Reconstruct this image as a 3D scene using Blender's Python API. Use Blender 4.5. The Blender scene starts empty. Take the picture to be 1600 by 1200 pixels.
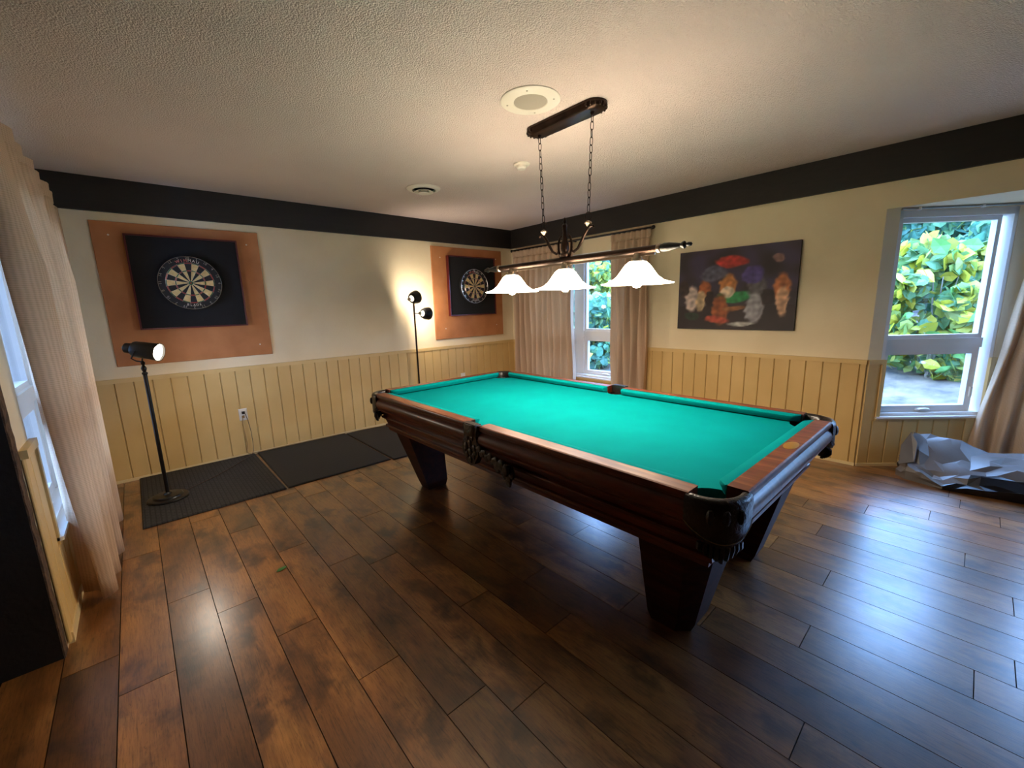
import bpy, bmesh, math, random
from mathutils import Vector, Matrix, noise
random.seed(7)
SC = bpy.context.scene
COL = SC.collection
PI = math.pi

# ------------------------------------------------------------------ camera
F_PX, YAW, PITCH, ROLL = 653.795, 0.730129, 0.184811, -0.028946
CAM = Vector((-4.27141, -4.70441, 1.37678))
cd = bpy.data.cameras.new('camera'); cam = bpy.data.objects.new('camera', cd); COL.objects.link(cam)
_F = Vector((math.sin(YAW)*math.cos(PITCH), math.cos(YAW)*math.cos(PITCH), -math.sin(PITCH)))
_R = Vector((math.cos(YAW), -math.sin(YAW), 0)); _U = _R.cross(_F)
_r = _R*math.cos(ROLL) + _U*math.sin(ROLL); _u = -_R*math.sin(ROLL) + _U*math.cos(ROLL)
cam.matrix_world = Matrix(((_r.x, _u.x, -_F.x, CAM.x), (_r.y, _u.y, -_F.y, CAM.y), (_r.z, _u.z, -_F.z, CAM.z), (0, 0, 0, 1)))
cd.sensor_fit = 'HORIZONTAL'; cd.sensor_width = 36.0; cd.lens = F_PX/1600*36.0; cd.clip_start = 0.02; cd.clip_end = 200
SC.camera = cam

# ------------------------------------------------------------------ world, exposure
SKY_COLOR, SKY_STRENGTH = (0.28, 0.52, 1.0), 17.0
POOL_L, LAMP1_W, LAMP2_W = 440.0, 7.5, 10.0     # pool bulbs glow by themselves (radiance), the floor lamps carry point lamps (W)
SHADE_GLOW = 8.0                                 # frosted glass of the lit pool light
WARM = (1.0, 0.86, 0.70)
W = bpy.data.worlds.new('overcast_sky'); SC.world = W; W.use_nodes = True
bg = W.node_tree.nodes['Background']; bg.inputs[0].default_value = (*SKY_COLOR, 1); bg.inputs[1].default_value = SKY_STRENGTH
vs = SC.view_settings; vs.view_transform = 'Standard'; vs.look = 'None'; vs.gamma = 1.0; vs.exposure = 0.3; vs.use_curve_mapping = False
SC.cycles.max_bounces = 10; SC.cycles.transparent_max_bounces = 16; SC.cycles.sample_clamp_indirect = 6.0
SC.cycles.caustics_reflective = False; SC.cycles.caustics_refractive = False

# ------------------------------------------------------------------ helpers
def s2l(c):
    return tuple(((v/255)/12.92 if v/255 <= .04045 else ((v/255+.055)/1.055)**2.4) for v in c)
class NT:
    def __init__(s, name):
        s.m = bpy.data.materials.new(name); s.m.use_nodes = True; s.t = s.m.node_tree; s.b = s.t.nodes['Principled BSDF']; s.out = s.t.nodes['Material Output']
    def n(s, typ, **kw):
        d = s.t.nodes.new(typ)
        for k, v in kw.items():
            if k.startswith('i_'):
                d.inputs[k[2:].replace('_', ' ')].default_value = v
            else: setattr(d, k, v)
        return d
    def l(s, a, b): s.t.links.new(a, b)
    def pos(s, scale=(1, 1, 1), kind='Position'):
        g = s.n('ShaderNodeNewGeometry') if kind == 'Position' else s.n('ShaderNodeTexCoord')
        mp = s.n('ShaderNodeMapping'); mp.inputs['Scale'].default_value = scale
        s.l(g.outputs[kind], mp.inputs['Vector']); return mp.outputs['Vector']
    def ramp(s, fac, stops):
        r = s.n('ShaderNodeValToRGB'); e = r.color_ramp.elements
        while len(e) < len(stops): e.new(0.5)
        for i, (p, c) in enumerate(stops):
            e[i].position = p; e[i].color = (*c, 1) if len(c) == 3 else c
        s.l(fac, r.inputs[0]); return r.outputs[0]
    def mix(s, fac, a, b, mode='MIX'):
        m = s.n('ShaderNodeMix', data_type='RGBA', blend_type=mode)
        for v, i in ((fac, 0), (a, 6), (b, 7)):
            if hasattr(v, 'node'): s.l(v, m.inputs[i])
            elif isinstance(v, (int, float)): m.inputs[i].default_value = v
            else: m.inputs[i].default_value = (*v, 1)
        return m.outputs[2]
    def bump(s, h, strength, dist=0.01):
        b = s.n('ShaderNodeBump'); b.inputs['Strength'].default_value = strength; b.inputs['Distance'].default_value = dist
        s.l(h, b.inputs['Height']); s.l(b.outputs[0], s.b.inputs['Normal'])
def simple(name, rgb, rough=.5, metal=0., var=None, vscale=8., bump=0., bscale=80., stretch=(1, 1, 1), kind='Position', spec=None, coat=0., detail=4.):
    q = NT(name); c = s2l(rgb); q.b.inputs['Roughness'].default_value = rough; q.b.inputs['Metallic'].default_value = metal
    if spec is not None: q.b.inputs['Specular IOR Level'].default_value = spec
    if coat: q.b.inputs['Coat Weight'].default_value = coat; q.b.inputs['Coat Roughness'].default_value = .15
    if var:
        nz = q.n('ShaderNodeTexNoise'); nz.inputs['Scale'].default_value = vscale; nz.inputs['Detail'].default_value = detail
        q.l(q.pos(stretch, kind), nz.inputs['Vector'])
        q.l(q.ramp(nz.outputs['Fac'], [(.35, s2l(var)), (.65, c)]), q.b.inputs['Base Color'])
    else: q.b.inputs['Base Color'].default_value = (*c, 1)
    if bump:
        nb = q.n('ShaderNodeTexNoise'); nb.inputs['Scale'].default_value = bscale; nb.inputs['Detail'].default_value = 3
        q.l(q.pos((1, 1, 1), kind), nb.inputs['Vector']); q.bump(nb.outputs['Fac'], bump)
    return q.m
M = {}
M['wall'] = simple('cream_plaster', (232, 216, 182), .75, var=(226, 208, 172), vscale=2.5, bump=.12, bscale=60)
M['wains'] = simple('tan_painted_boards', (214, 182, 120), .5, var=(207, 173, 110), vscale=3, bump=.05, bscale=40)
M['rail'] = simple('tan_painted_trim', (218, 188, 128), .45, var=(210, 178, 116), vscale=4)
M['basetrim'] = simple('cream_floor_trim', (222, 200, 150), .5)
M['white'] = simple('white_vinyl', (232, 232, 232), .35)
M['whitep'] = simple('white_plastic', (228, 222, 208), .4)
M['grille'] = simple('speaker_grille_grey', (176, 168, 152), .6, bump=.6, bscale=420)
M['beam'] = simple('dark_stained_timber', (27, 19, 13), .6, var=(19, 13, 9), vscale=6, stretch=(1, 1, 6), bump=.25, bscale=30)
M['black'] = simple('black_stained_board', (14, 12, 11), .6, var=(22, 18, 15), vscale=12, bump=.2, bscale=50)
M['rough_edge'] = simple('rough_sawn_edge', (92, 66, 44), .8, var=(50, 36, 24), vscale=30, bump=.6, bscale=60)
M['mdf'] = simple('brown_fibreboard', (184, 122, 74), .7, var=(168, 107, 62), vscale=5, bump=.08, bscale=120)
M['felt_black'] = simple('black_board_cloth', (10, 9, 9), .9, var=(15, 13, 13), vscale=60, bump=.2, bscale=200)
M['maroon'] = simple('dark_maroon_frame', (82, 16, 20), .35, coat=.3)
M['d_black'] = simple('dart_black', (22, 20, 20), .8)
M['d_cream'] = simple('dart_cream', (214, 186, 128), .85, var=(196, 164, 108), vscale=40)
M['d_red'] = simple('dart_red', (150, 30, 30), .8)
M['d_green'] = simple('dart_green', (28, 84, 46), .8)
M['wire'] = simple('steel_wire', (196, 192, 184), .3, 1.)
M['letter_white'] = simple('pale_lettering', (226, 216, 204), .6)
M['letter_red'] = simple('red_lettering', (222, 120, 108), .6)
M['blackmetal'] = simple('black_enamel', (12, 11, 10), .32, spec=.4)
M['bronze'] = simple('dark_bronze', (62, 46, 38), .3, .85, var=(44, 32, 26), vscale=14)
M['nickel'] = simple('antique_nickel', (176, 160, 140), .28, 1.)
M['chrome'] = simple('polished_chrome', (222, 222, 222), .15, 1.)
M['leather'] = simple('black_leather', (18, 14, 13), .32, var=(30, 22, 18), vscale=20, bump=.35, bscale=90, coat=.2)
M['stitch'] = simple('gold_stitch', (128, 104, 66), .5)
M['gold'] = simple('brass_plate', (206, 158, 74), .35, .7)
M['cable'] = simple('brown_cable', (58, 40, 26), .5)
M['tancable'] = simple('tan_cable', (150, 118, 72), .5)
M['soil'] = simple('leaf_litter', (142, 124, 108), .9, var=(88, 82, 78), vscale=4, bump=.8, bscale=14)
M['bark'] = simple('grey_bark', (150, 138, 126), .9, var=(96, 88, 80), vscale=8, stretch=(3, 3, .6), bump=.7, bscale=20)
M['leafgreen'] = simple('fallen_leaf_green', (52, 104, 44), .6)
M['trackmetal'] = simple('grey_track', (150, 146, 142), .4, .6)
M['fill_cut'] = simple('fill_cut_brown', (92, 62, 40), .5, var=(72, 46, 28), vscale=5, stretch=(6, 6, .6))  # dark brown given to the unseen walls to cut fill light near the viewer
M['subfloor'] = simple('dark_underlay', (22, 13, 9), .9)
M['roof'] = simple('outer_cladding', (120, 110, 96), .8)

def m_floor():
    q = NT('laminate_plank'); oi = q.n('ShaderNodeObjectInfo')
    g = q.n('ShaderNodeNewGeometry'); off = q.n('ShaderNodeVectorMath', operation='MULTIPLY_ADD')
    cmb = q.n('ShaderNodeCombineXYZ'); q.l(oi.outputs['Random'], cmb.inputs[0]); q.l(oi.outputs['Random'], cmb.inputs[1]); q.l(oi.outputs['Random'], cmb.inputs[2])
    q.l(cmb.outputs[0], off.inputs[0]); off.inputs[1].default_value = (37, 53, 19); q.l(g.outputs['Position'], off.inputs[2])
    def nz(scale, st, detail=4, rough=.55, dist=0.):
        mp = q.n('ShaderNodeMapping'); mp.inputs['Scale'].default_value = st; q.l(off.outputs[0], mp.inputs['Vector'])
        t = q.n('ShaderNodeTexNoise'); t.inputs['Scale'].default_value = scale; t.inputs['Detail'].default_value = detail
        t.inputs['Roughness'].default_value = rough; t.inputs['Distortion'].default_value = dist; q.l(mp.outputs[0], t.inputs['Vector']); return t.outputs['Fac']
    base = q.ramp(nz(2.2, (2.5, 1, 1)), [(.3, s2l((116, 74, 38))), (.5, s2l((152, 100, 50))), (.72, s2l((186, 130, 68)))])
    grain = q.ramp(nz(10, (14, .9, 1), 6, .7, .6), [(.32, (.32, .28, .26)), (.47, (.82, .80, .78)), (.7, (1.08, 1.05, 1))])
    c = q.mix(.75, base, grain, 'MULTIPLY')
    tint = q.ramp(oi.outputs['Random'], [(0, (.50, .46, .44)), (.35, (.80, .77, .75)), (.7, (1, 1, 1)), (1, (1.22, 1.18, 1.08))])
    c = q.mix(1., c, tint, 'MULTIPLY')
    blot = q.ramp(nz(3.2, (2.0, 1., 1), 5, .62, .4), [(.48, (1, 1, 1)), (.66, (.26, .23, .21))])
    c = q.mix(.85, c, blot, 'MULTIPLY')
    fl = q.ramp(nz(26, (3, .9, 1), 4, .7, 1.2), [(.62, (1, 1, 1)), (.74, (.28, .25, .24))])
    c = q.mix(.8, c, fl, 'MULTIPLY')
    mp = q.n('ShaderNodeMapping'); mp.inputs['Scale'].default_value = (2.2, 1.1, 1); wob = q.n('ShaderNodeTexNoise'); wob.inputs['Scale'].default_value = 18; q.l(off.outputs[0], wob.inputs['Vector'])
    wv = q.n('ShaderNodeVectorMath', operation='MULTIPLY_ADD'); q.l(wob.outputs['Color'], wv.inputs[0]); wv.inputs[1].default_value = (.10, .12, 0); q.l(off.outputs[0], wv.inputs[2]); q.l(wv.outputs[0], mp.inputs['Vector'])
    vo = q.n('ShaderNodeTexVoronoi'); vo.inputs['Scale'].default_value = 1.5; vo.voronoi_dimensions = '2D'; q.l(mp.outputs[0], vo.inputs['Vector'])
    kn = q.ramp(vo.outputs['Distance'], [(.0, (.16, .14, .13)), (.07, (.30, .27, .25)), (.16, (1, 1, 1))]); c = q.mix(.8, c, kn, 'MULTIPLY')
    st = q.ramp(nz(30, (9, .5, 1), 6, .75, .8), [(.36, (.35, .31, .29)), (.46, (1, 1, 1))]); c = q.mix(.7, c, st, 'MULTIPLY')
    q.l(c, q.b.inputs['Base Color'])
    rr = q.ramp(nz(5, (3, 1, 1), 4), [(.3, (.30,)*3), (.7, (.42,)*3)]); q.l(rr, q.b.inputs['Roughness'])
    q.b.inputs['Specular IOR Level'].default_value = .5; q.b.inputs['Coat Weight'].default_value = .9; q.b.inputs['Coat Roughness'].default_value = .27; q.b.inputs['Coat IOR'].default_value = 1.6
    q.bump(nz(22, (10, .8, 1), 5), .10, .004)
    return q.m
M['floor'] = m_floor()
def m_ceiling():
    q = NT('popcorn_ceiling'); q.b.inputs['Roughness'].default_value = .9
    v = q.pos(); n1 = q.n('ShaderNodeTexNoise'); n1.inputs['Scale'].default_value = 120; n1.inputs['Detail'].default_value = 3; q.l(v, n1.inputs['Vector'])
    n2 = q.n('ShaderNodeTexVoronoi'); n2.inputs['Scale'].default_value = 150; q.l(v, n2.inputs['Vector'])
    a = q.n('ShaderNodeMath', operation='SUBTRACT'); q.l(n1.outputs['Fac'], a.inputs[0]); m = q.n('ShaderNodeMath', operation='MULTIPLY'); m.inputs[1].default_value = .6
    q.l(n2.outputs['Distance'], m.inputs[0]); q.l(m.outputs[0], a.inputs[1]); q.bump(a.outputs[0], .8, .011)
    n3 = q.n('ShaderNodeTexNoise'); n3.inputs['Scale'].default_value = 1.3; q.l(v, n3.inputs['Vector'])
    q.l(q.ramp(n3.outputs['Fac'], [(.3, s2l((222, 205, 198))), (.7, s2l((230, 214, 207)))]), q.b.inputs['Base Color'])
    return q.m
M['ceil'] = m_ceiling()
def m_curtain():
    q = NT('woven_curtain'); q.b.inputs['Roughness'].default_value = .9
    v = q.pos((1, 1, 1), 'UV')
    w1 = q.n('ShaderNodeTexWave'); w1.bands_direction = 'Y'; w1.inputs['Scale'].default_value = 38; w1.inputs['Distortion'].default_value = 1.5; q.l(v, w1.inputs['Vector'])
    w2 = q.n('ShaderNodeTexWave'); w2.bands_direction = 'X'; w2.inputs['Scale'].default_value = 30; w2.inputs['Distortion'].default_value = 1.5; q.l(v, w2.inputs['Vector'])
    ad = q.n('ShaderNodeMath', operation='ADD'); q.l(w1.outputs['Fac'], ad.inputs[0]); q.l(w2.outputs['Fac'], ad.inputs[1])
    ml = q.n('ShaderNodeMath', operation='MULTIPLY'); ml.inputs[1].default_value = .5; q.l(ad.outputs[0], ml.inputs[0])
    q.l(q.ramp(ml.outputs[0], [(.1, s2l((200, 172, 144))), (.8, s2l((234, 208, 180)))]), q.b.inputs['Base Color'])
    q.bump(ml.outputs[0], .35, .004)
    tr = q.n('ShaderNodeBsdfTranslucent'); tr.inputs[0].default_value = (*s2l((226, 200, 170)), 1)
    mx = q.n('ShaderNodeMixShader'); mx.inputs[0].default_value = .36
    q.l(q.b.outputs[0], mx.inputs[1]); q.l(tr.outputs[0], mx.inputs[2]); q.l(mx.outputs[0], q.out.inputs[0]); return q.m
M['curtain'] = m_curtain()
def m_wood(name, a, b, c, rough=.28, coat=.3, spec=.4):
    q = NT(name); q.b.inputs['Specular IOR Level'].default_value = spec; q.b.inputs['Roughness'].default_value = rough; q.b.inputs['Coat Weight'].default_value = coat; q.b.inputs['Coat Roughness'].default_value = .2
    nz = q.n('ShaderNodeTexNoise'); nz.inputs['Scale'].default_value = 6; nz.inputs['Detail'].default_value = 6; nz.inputs['Distortion'].default_value = .5
    q.l(q.pos((5, .7, 5)), nz.inputs['Vector'])
    q.l(q.ramp(nz.outputs['Fac'], [(.3, s2l(a)), (.55, s2l(b)), (.75, s2l(c))]), q.b.inputs['Base Color']); q.bump(nz.outputs['Fac'], .08, .004); return q.m
M['mahog'] = m_wood('mahogany', (60, 23, 13), (94, 40, 21), (120, 56, 30), .34, .15)
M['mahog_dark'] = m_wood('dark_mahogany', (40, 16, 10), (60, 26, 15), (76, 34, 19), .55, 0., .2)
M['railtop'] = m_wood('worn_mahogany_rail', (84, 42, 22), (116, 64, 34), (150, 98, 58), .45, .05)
def m_cloth():
    q = NT('green_baize'); q.b.inputs['Roughness'].default_value = .95; q.b.inputs['Specular IOR Level'].default_value = .03
    nz = q.n('ShaderNodeTexNoise'); nz.inputs['Scale'].default_value = 4; nz.inputs['Detail'].default_value = 5; q.l(q.pos(), nz.inputs['Vector'])
    q.l(q.ramp(nz.outputs['Fac'], [(.3, s2l((0, 124, 124))), (.7, s2l((0, 132, 132)))]), q.b.inputs['Base Color'])
    n2 = q.n('ShaderNodeTexNoise'); n2.inputs['Scale'].default_value = 500; q.l(q.pos(), n2.inputs['Vector']); q.bump(n2.outputs['Fac'], .1, .002); return q.m
M['cloth'] = m_cloth()
def m_glass():
    q = NT('window_glass'); t = q.n('ShaderNodeBsdfTransparent'); t.inputs[0].default_value = (.97, .985, 1, 1); g = q.n('ShaderNodeBsdfGlossy'); g.inputs['Roughness'].default_value = .02
    f = q.n('ShaderNodeFresnel'); ge = q.n('ShaderNodeNewGeometry'); io = q.n('ShaderNodeMapRange'); io.inputs['To Min'].default_value = 1.45; io.inputs['To Max'].default_value = 1/1.45
    q.l(ge.outputs['Backfacing'], io.inputs['Value']); q.l(io.outputs[0], f.inputs[0]); mx = q.n('ShaderNodeMixShader')
    q.l(f.outputs[0], mx.inputs[0]); q.l(t.outputs[0], mx.inputs[1]); q.l(g.outputs[0], mx.inputs[2]); q.l(mx.outputs[0], q.out.inputs[0]); return q.m
M['glass'] = m_glass()
def m_emit(name, col, s):
    q = NT(name); e = q.n('ShaderNodeEmission'); e.inputs[0].default_value = (*col, 1); e.inputs[1].default_value = s; q.l(e.outputs[0], q.out.inputs[0]); return q.m
M['bulb'] = m_emit('lit_bulb', (1, .86, .62), 14)
M['poolbulb'] = m_emit('lit_pool_bulb', WARM, POOL_L)
M['spotdisc'] = m_emit('lit_reflector', (1, .90, .72), 7)
def m_shade():
    q = NT('frosted_glass_shade'); q.b.inputs['Base Color'].default_value = (.92, .88, .8, 1); q.b.inputs['Roughness'].default_value = .3
    tr = q.n('ShaderNodeBsdfTranslucent'); tr.inputs[0].default_value = (.95, .88, .74, 1); mx = q.n('ShaderNodeMixShader'); mx.inputs[0].default_value = .75
    q.l(q.b.outputs[0], mx.inputs[1]); q.l(tr.outputs[0], mx.inputs[2])
    e = q.n('ShaderNodeEmission'); e.inputs[0].default_value = (1, .86, .70, 1); e.inputs[1].default_value = SHADE_GLOW; ad = q.n('ShaderNodeAddShader')
    q.l(mx.outputs[0], ad.inputs[0]); q.l(e.outputs[0], ad.inputs[1]); q.l(ad.outputs[0], q.out.inputs[0]); return q.m
M['shade'] = m_shade()
M['neck'] = m_emit('light_through_vents', (1, .9, .74), 1.3)
def m_mat(bricks):
    q = NT('rubber_tile' if bricks else 'rubber_plain'); q.b.inputs['Roughness'].default_value = .7
    if bricks:
        br = q.n('ShaderNodeTexBrick'); br.inputs['Scale'].default_value = 9; br.inputs['Mortar Size'].default_value = .05; br.inputs['Mortar Smooth'].default_value = .4
        br.inputs['Color1'].default_value = (*s2l((42, 42, 40)), 1); br.inputs['Color2'].default_value = (*s2l((32, 32, 31)), 1); br.inputs['Mortar'].default_value = (*s2l((12, 12, 12)), 1)
        rot = q.pos(); rot.node.inputs['Rotation'].default_value = (0, 0, PI/2); q.l(rot, br.inputs['Vector'])
        q.l(br.outputs['Color'], q.b.inputs['Base Color']); iv = q.n('ShaderNodeMath', operation='SUBTRACT'); iv.inputs[0].default_value = 1; q.l(br.outputs['Fac'], iv.inputs[1]); q.bump(iv.outputs[0], .7, .006)
    else:
        q.b.inputs['Base Color'].default_value = (*s2l((30, 30, 29)), 1); nb = q.n('ShaderNodeTexNoise'); nb.inputs['Scale'].default_value = 60; q.l(q.pos(), nb.inputs['Vector']); q.bump(nb.outputs['Fac'], .3, .006)
    return q.m
M['mat_b'] = m_mat(True); M['mat_p'] = m_mat(False)
def m_leaf(name, stops):
    q = NT(name); g = q.n('ShaderNodeNewGeometry'); q.b.inputs['Roughness'].default_value = .5
    c = q.ramp(g.outputs['Random Per Island'], stops); q.l(c, q.b.inputs['Base Color'])
    tr = q.n('ShaderNodeBsdfTranslucent'); q.l(c, tr.inputs[0]); mx = q.n('ShaderNodeMixShader'); mx.inputs[0].default_value = .45
    q.l(q.b.outputs[0], mx.inputs[1]); q.l(tr.outputs[0], mx.inputs[2]); q.l(mx.outputs[0], q.out.inputs[0]); return q.m
M['leafA'] = m_leaf('yellow_green_leaves', [(0, (.10, .24, .13)), (.3, (.16, .28, .09)), (.6, (.36, .38, .05)), (.85, (.50, .40, .035)), (1, (.26, .32, .10))])
M['leafB'] = m_leaf('blue_green_leaves', [(0, (.06, .17, .13)), (.4, (.11, .31, .22)), (.75, (.17, .40, .22)), (1, (.36, .42, .10))])
M['leafL'] = simple('broad_leaf_yellow', (176, 172, 48), .5); M['leafL2'] = simple('broad_leaf_green', (104, 158, 84), .5)
M['tarp'] = simple('grey_vinyl_cover', (110, 106, 104), .4, var=(98, 94, 92), vscale=6, bump=.05, bscale=30)
M['tarp_black'] = simple('black_vinyl_lining', (16, 16, 20), .3, bump=.1, bscale=20)

class MB:
    def __init__(s): s.v = []; s.f = []; s.mi = []; s.cur = 0
    def add(s, vs, fs):
        o = len(s.v); s.v.extend([tuple(p) for p in vs])
        for f in fs: s.f.append(tuple(i+o for i in f)); s.mi.append(s.cur)
        return s
    def box(s, x0, x1, y0, y1, z0, z1, Mx=None):
        p = [Vector((x, y, z)) for z in (z0, z1) for y in (y0, y1) for x in (x0, x1)]
        if Mx: p = [Mx @ q for q in p]
        return s.add(p, [(0, 2, 3, 1), (4, 5, 7, 6), (0, 1, 5, 4), (2, 6, 7, 3), (0, 4, 6, 2), (1, 3, 7, 5)])
    def loft(s, rings, closed=True, cap0=True, cap1=True):
        n = len(rings[0]); vs = [p for r in rings for p in r]; fs = []
        for i in range(len(rings)-1):
            for j in range(n if closed else n-1):
                k = (j+1) % n; fs.append((i*n+j, i*n+k, (i+1)*n+k, (i+1)*n+j))
        if closed and cap0: fs.append(tuple(range(n-1, -1, -1)))
        if closed and cap1: fs.append(tuple((len(rings)-1)*n+j for j in range(n)))
        return s.add(vs, fs)
    def lathe(s, prof, n=24, Mx=None, cap0=True, cap1=True):
        rings = [[Vector((r*math.cos(2*PI*j/n), r*math.sin(2*PI*j/n), z)) for j in range(n)] for r, z in prof]
        if Mx: rings = [[Mx @ p for p in r] for r in rings]
        return s.loft(rings, True, cap0, cap1)
    def tube(s, pts, r, n=10, closed=False):
        pts = [Vector(p) for p in pts]; k = len(pts); rs = r if isinstance(r, (list, tuple)) else [r]*k
        up = None; rings = []
        for i, p in enumerate(pts):
            a = pts[(i-1) % k] if (closed or i > 0) else p; b = pts[(i+1) % k] if (closed or i < k-1) else p
            t = (b-a).normalized()
            if up is None: up = Vector((0, 0, 1)) if abs(t.z) < .9 else Vector((1, 0, 0))
            u = (up - t*up.dot(t)); u = u.normalized() if u.length > 1e-6 else t.orthogonal().normalized(); w = t.cross(u); up = u
            rings.append([p + (u*math.cos(2*PI*j/n) + w*math.sin(2*PI*j/n))*rs[i] for j in range(n)])
        if closed: rings.append(rings[0]); return s.loft(rings, True, False, False)
        return s.loft(rings)
    def prism(s, poly, h0, h1, Mx):
        a = [Mx @ Vector((x, y, h0)) for x, y in poly]; b = [Mx @ Vector((x, y, h1)) for x, y in poly]; return s.loft([a, b])
    def ball(s, c, r, n=10, m=6, sc=(1, 1, 1)):
        prof = [(max(1e-4, math.sin(PI*i/m))*r, -math.cos(PI*i/m)*r) for i in range(m+1)]
        return s.lathe(prof, n, Matrix.Translation(c) @ Matrix.Diagonal((*sc, 1)))
    def mesh(s, name, mats, smooth=35):
        me = bpy.data.meshes.new(name); me.from_pydata(s.v, [], s.f)
        for m in (mats if isinstance(mats, (list, tuple)) else [mats]): me.materials.append(M[m] if isinstance(m, str) else m)
        me.polygons.foreach_set('material_index', s.mi)
        b = bmesh.new(); b.from_mesh(me); bmesh.ops.recalc_face_normals(b, faces=b.faces); b.to_mesh(me); b.free()
        if smooth:
            me.polygons.foreach_set('use_smooth', [True]*len(me.polygons)); me.set_sharp_from_angle(angle=math.radians(smooth))
        return me
    def build(s, name, mats, parent=None, loc=(0, 0, 0), smooth=35):
        o = bpy.data.objects.new(name, s.mesh(name, mats, smooth)); COL.objects.link(o); o.location = loc
        if parent: o.parent = parent
        return o
def tag(o, label, cat, group=None, kind=None):
    o['label'] = label; o['category'] = cat
    if group: o['group'] = group
    if kind: o['kind'] = kind
    return o
def thing(name, label, cat, loc=(0, 0, 0), rotz=0, group=None, kind=None):
    o = bpy.data.objects.new(name, None); COL.objects.link(o); o.location = loc; o.rotation_euler = (0, 0, rotz); o.empty_display_size = .1
    return tag(o, label, cat, group, kind)
def inst(name, me, parent, loc=(0, 0, 0), rot=(0, 0, 0), scale=(1, 1, 1)):
    o = bpy.data.objects.new(name, me); COL.objects.link(o); o.location = loc; o.rotation_euler = rot; o.scale = scale; o.parent = parent; return o
def axisM(origin, d):
    return Matrix.Translation(origin) @ Vector(d).normalized().to_track_quat('Z', 'Y').to_matrix().to_4x4()
def light(name, loc, power, radius, parent=None, color=WARM):
    ld = bpy.data.lights.new(name, 'POINT'); ld.energy = power; ld.color = color; ld.shadow_soft_size = radius
    o = bpy.data.objects.new(name, ld); COL.objects.link(o); o.location = loc
    if parent: o.parent = parent
    return o

# ------------------------------------------------------------------ room constants
HC, HB, HW = 2.44, 2.188, 0.877
YB = -4.147                    # where the bay starts on the right wall
BL = 1.05                      # length of the slanted bay wall
BX = BL/math.sqrt(2)           # depth of the bay
BY0, BY1 = YB-BX, YB-BX-1.75   # front of the bay
YB2 = BY1-BX
XC, YP = -4.665, -2.30         # left wall plane and where it ends
YF, XL = -7.6, -6.5

# floor
fl = MB().box(XL, BX+.05, YF, 0.02, -.08, -.012).build('floor', 'subfloor', smooth=0)
tag(fl, 'brown rustic wood plank floor of the games room', 'floor', kind='structure')
PW, PL, G = .169, 1.17, .0016
def plank_mesh(w, l):
    m = MB(); c = .0022
    lo = [(0, 0), (w, 0), (w, l), (0, l)]; hi = lo
    m.loft([[(x, y, -.0118) for x, y in lo], [(x, y, 0) for x, y in hi]], True, False, True)
    return m.mesh('plank', 'floor', smooth=0)
full = plank_mesh(PW-2*G, PL-2*G)
phase = {0: -2.47, 1: -2.735, 2: -2.218, 3: -2.473, 4: -2.83, 5: -2.117, 6: -2.466, 7: -2.61, 8: -3.232, 9: -2.447, 10: -3.302, 11: -2.59, 12: -2.88, 13: -3.202, 14: -4.842,
         16: -4.343, 17: -4.06, 18: -4.953, 19: -4.204, 20: -4.798, 22: -4.35, 23: -4.635, 24: -4.93}
k = -4
while -4.671+PW*k < BX:
    xa = -4.671+PW*k; ph = phase.get(k, random.uniform(-3, -2)); ytop = 0.0
    if xa < XC-.16: ytop = YP
    if xa > -.01: ytop = YB-max(0, xa)+.02
    ybot = -6.9 if k >= 0 else -4.6
    y = ph + PL*math.ceil((ytop-ph)/PL)
    while y > ybot:
        a, b = max(y-PL, ybot), min(y, ytop)
        if b-a > .05:
            me = full if (b-a) > PL-1e-4 else plank_mesh(PW-2*G, b-a-2*G)
            inst('plank', me, fl, (xa+G, a+G, 0))
        y -= PL
    k += 1

# ceiling
ce = MB().box(XL, 0.0, YF, 0.0, HC, HC+.1).build('ceiling', 'ceil', smooth=0); tag(ce, 'off-white popcorn textured ceiling', 'ceiling', kind='structure')

# wainscot helper: boards along a wall frame (origin, direction u, inward normal n)
def frameM(o, u, n):
    u = Vector((*u, 0)).normalized(); n = Vector((*n, 0)).normalized(); o = Vector((*o, 0))
    return Matrix(((u.x, n.x, 0, o.x), (u.y, n.y, 0, o.y), (0, 0, 1, 0), (0, 0, 0, 1)))
_bm = {}
def board(Mx, u0, u1, z0, z1, parent):
    key = (round(u1-u0, 3), round(z1-z0, 3))
    if key not in _bm:
        w, h = key; c = .006; t = .014
        m = MB(); a = [(0.0012, .004), (.0012, t-c), (c, t), (w-c, t), (w-.0012, t-c), (w-.0012, .004)]
        m.loft([[(x, y, 0) for x, y in a], [(x, y, h) for x, y in a]]); _bm[key] = m.mesh('board', 'wains', smooth=0)
    o = bpy.data.objects.new('board', _bm[key]); COL.objects.link(o); o.parent = parent; o.matrix_basis = Mx @ Matrix.Translation((u0, 0, z0))
def panel_run(Mx, edges, z0, z1, parent):
    for a, b in zip(edges[:-1], edges[1:]): board(Mx, a, b, z0, z1, parent)
def strip(Mx, u0, u1, n0, n1, z0, z1, name, mat, parent):
    return MB().box(u0, u1, n0, n1, z0, z1, Mx).build(name, mat, parent, smooth=0)
def edges_from(a, b, first, step):
    e = [a]; x = first
    while x <= a+.02: x += step
    while x < b-.02: e.append(x); x += step
    return e+[b]

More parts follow.
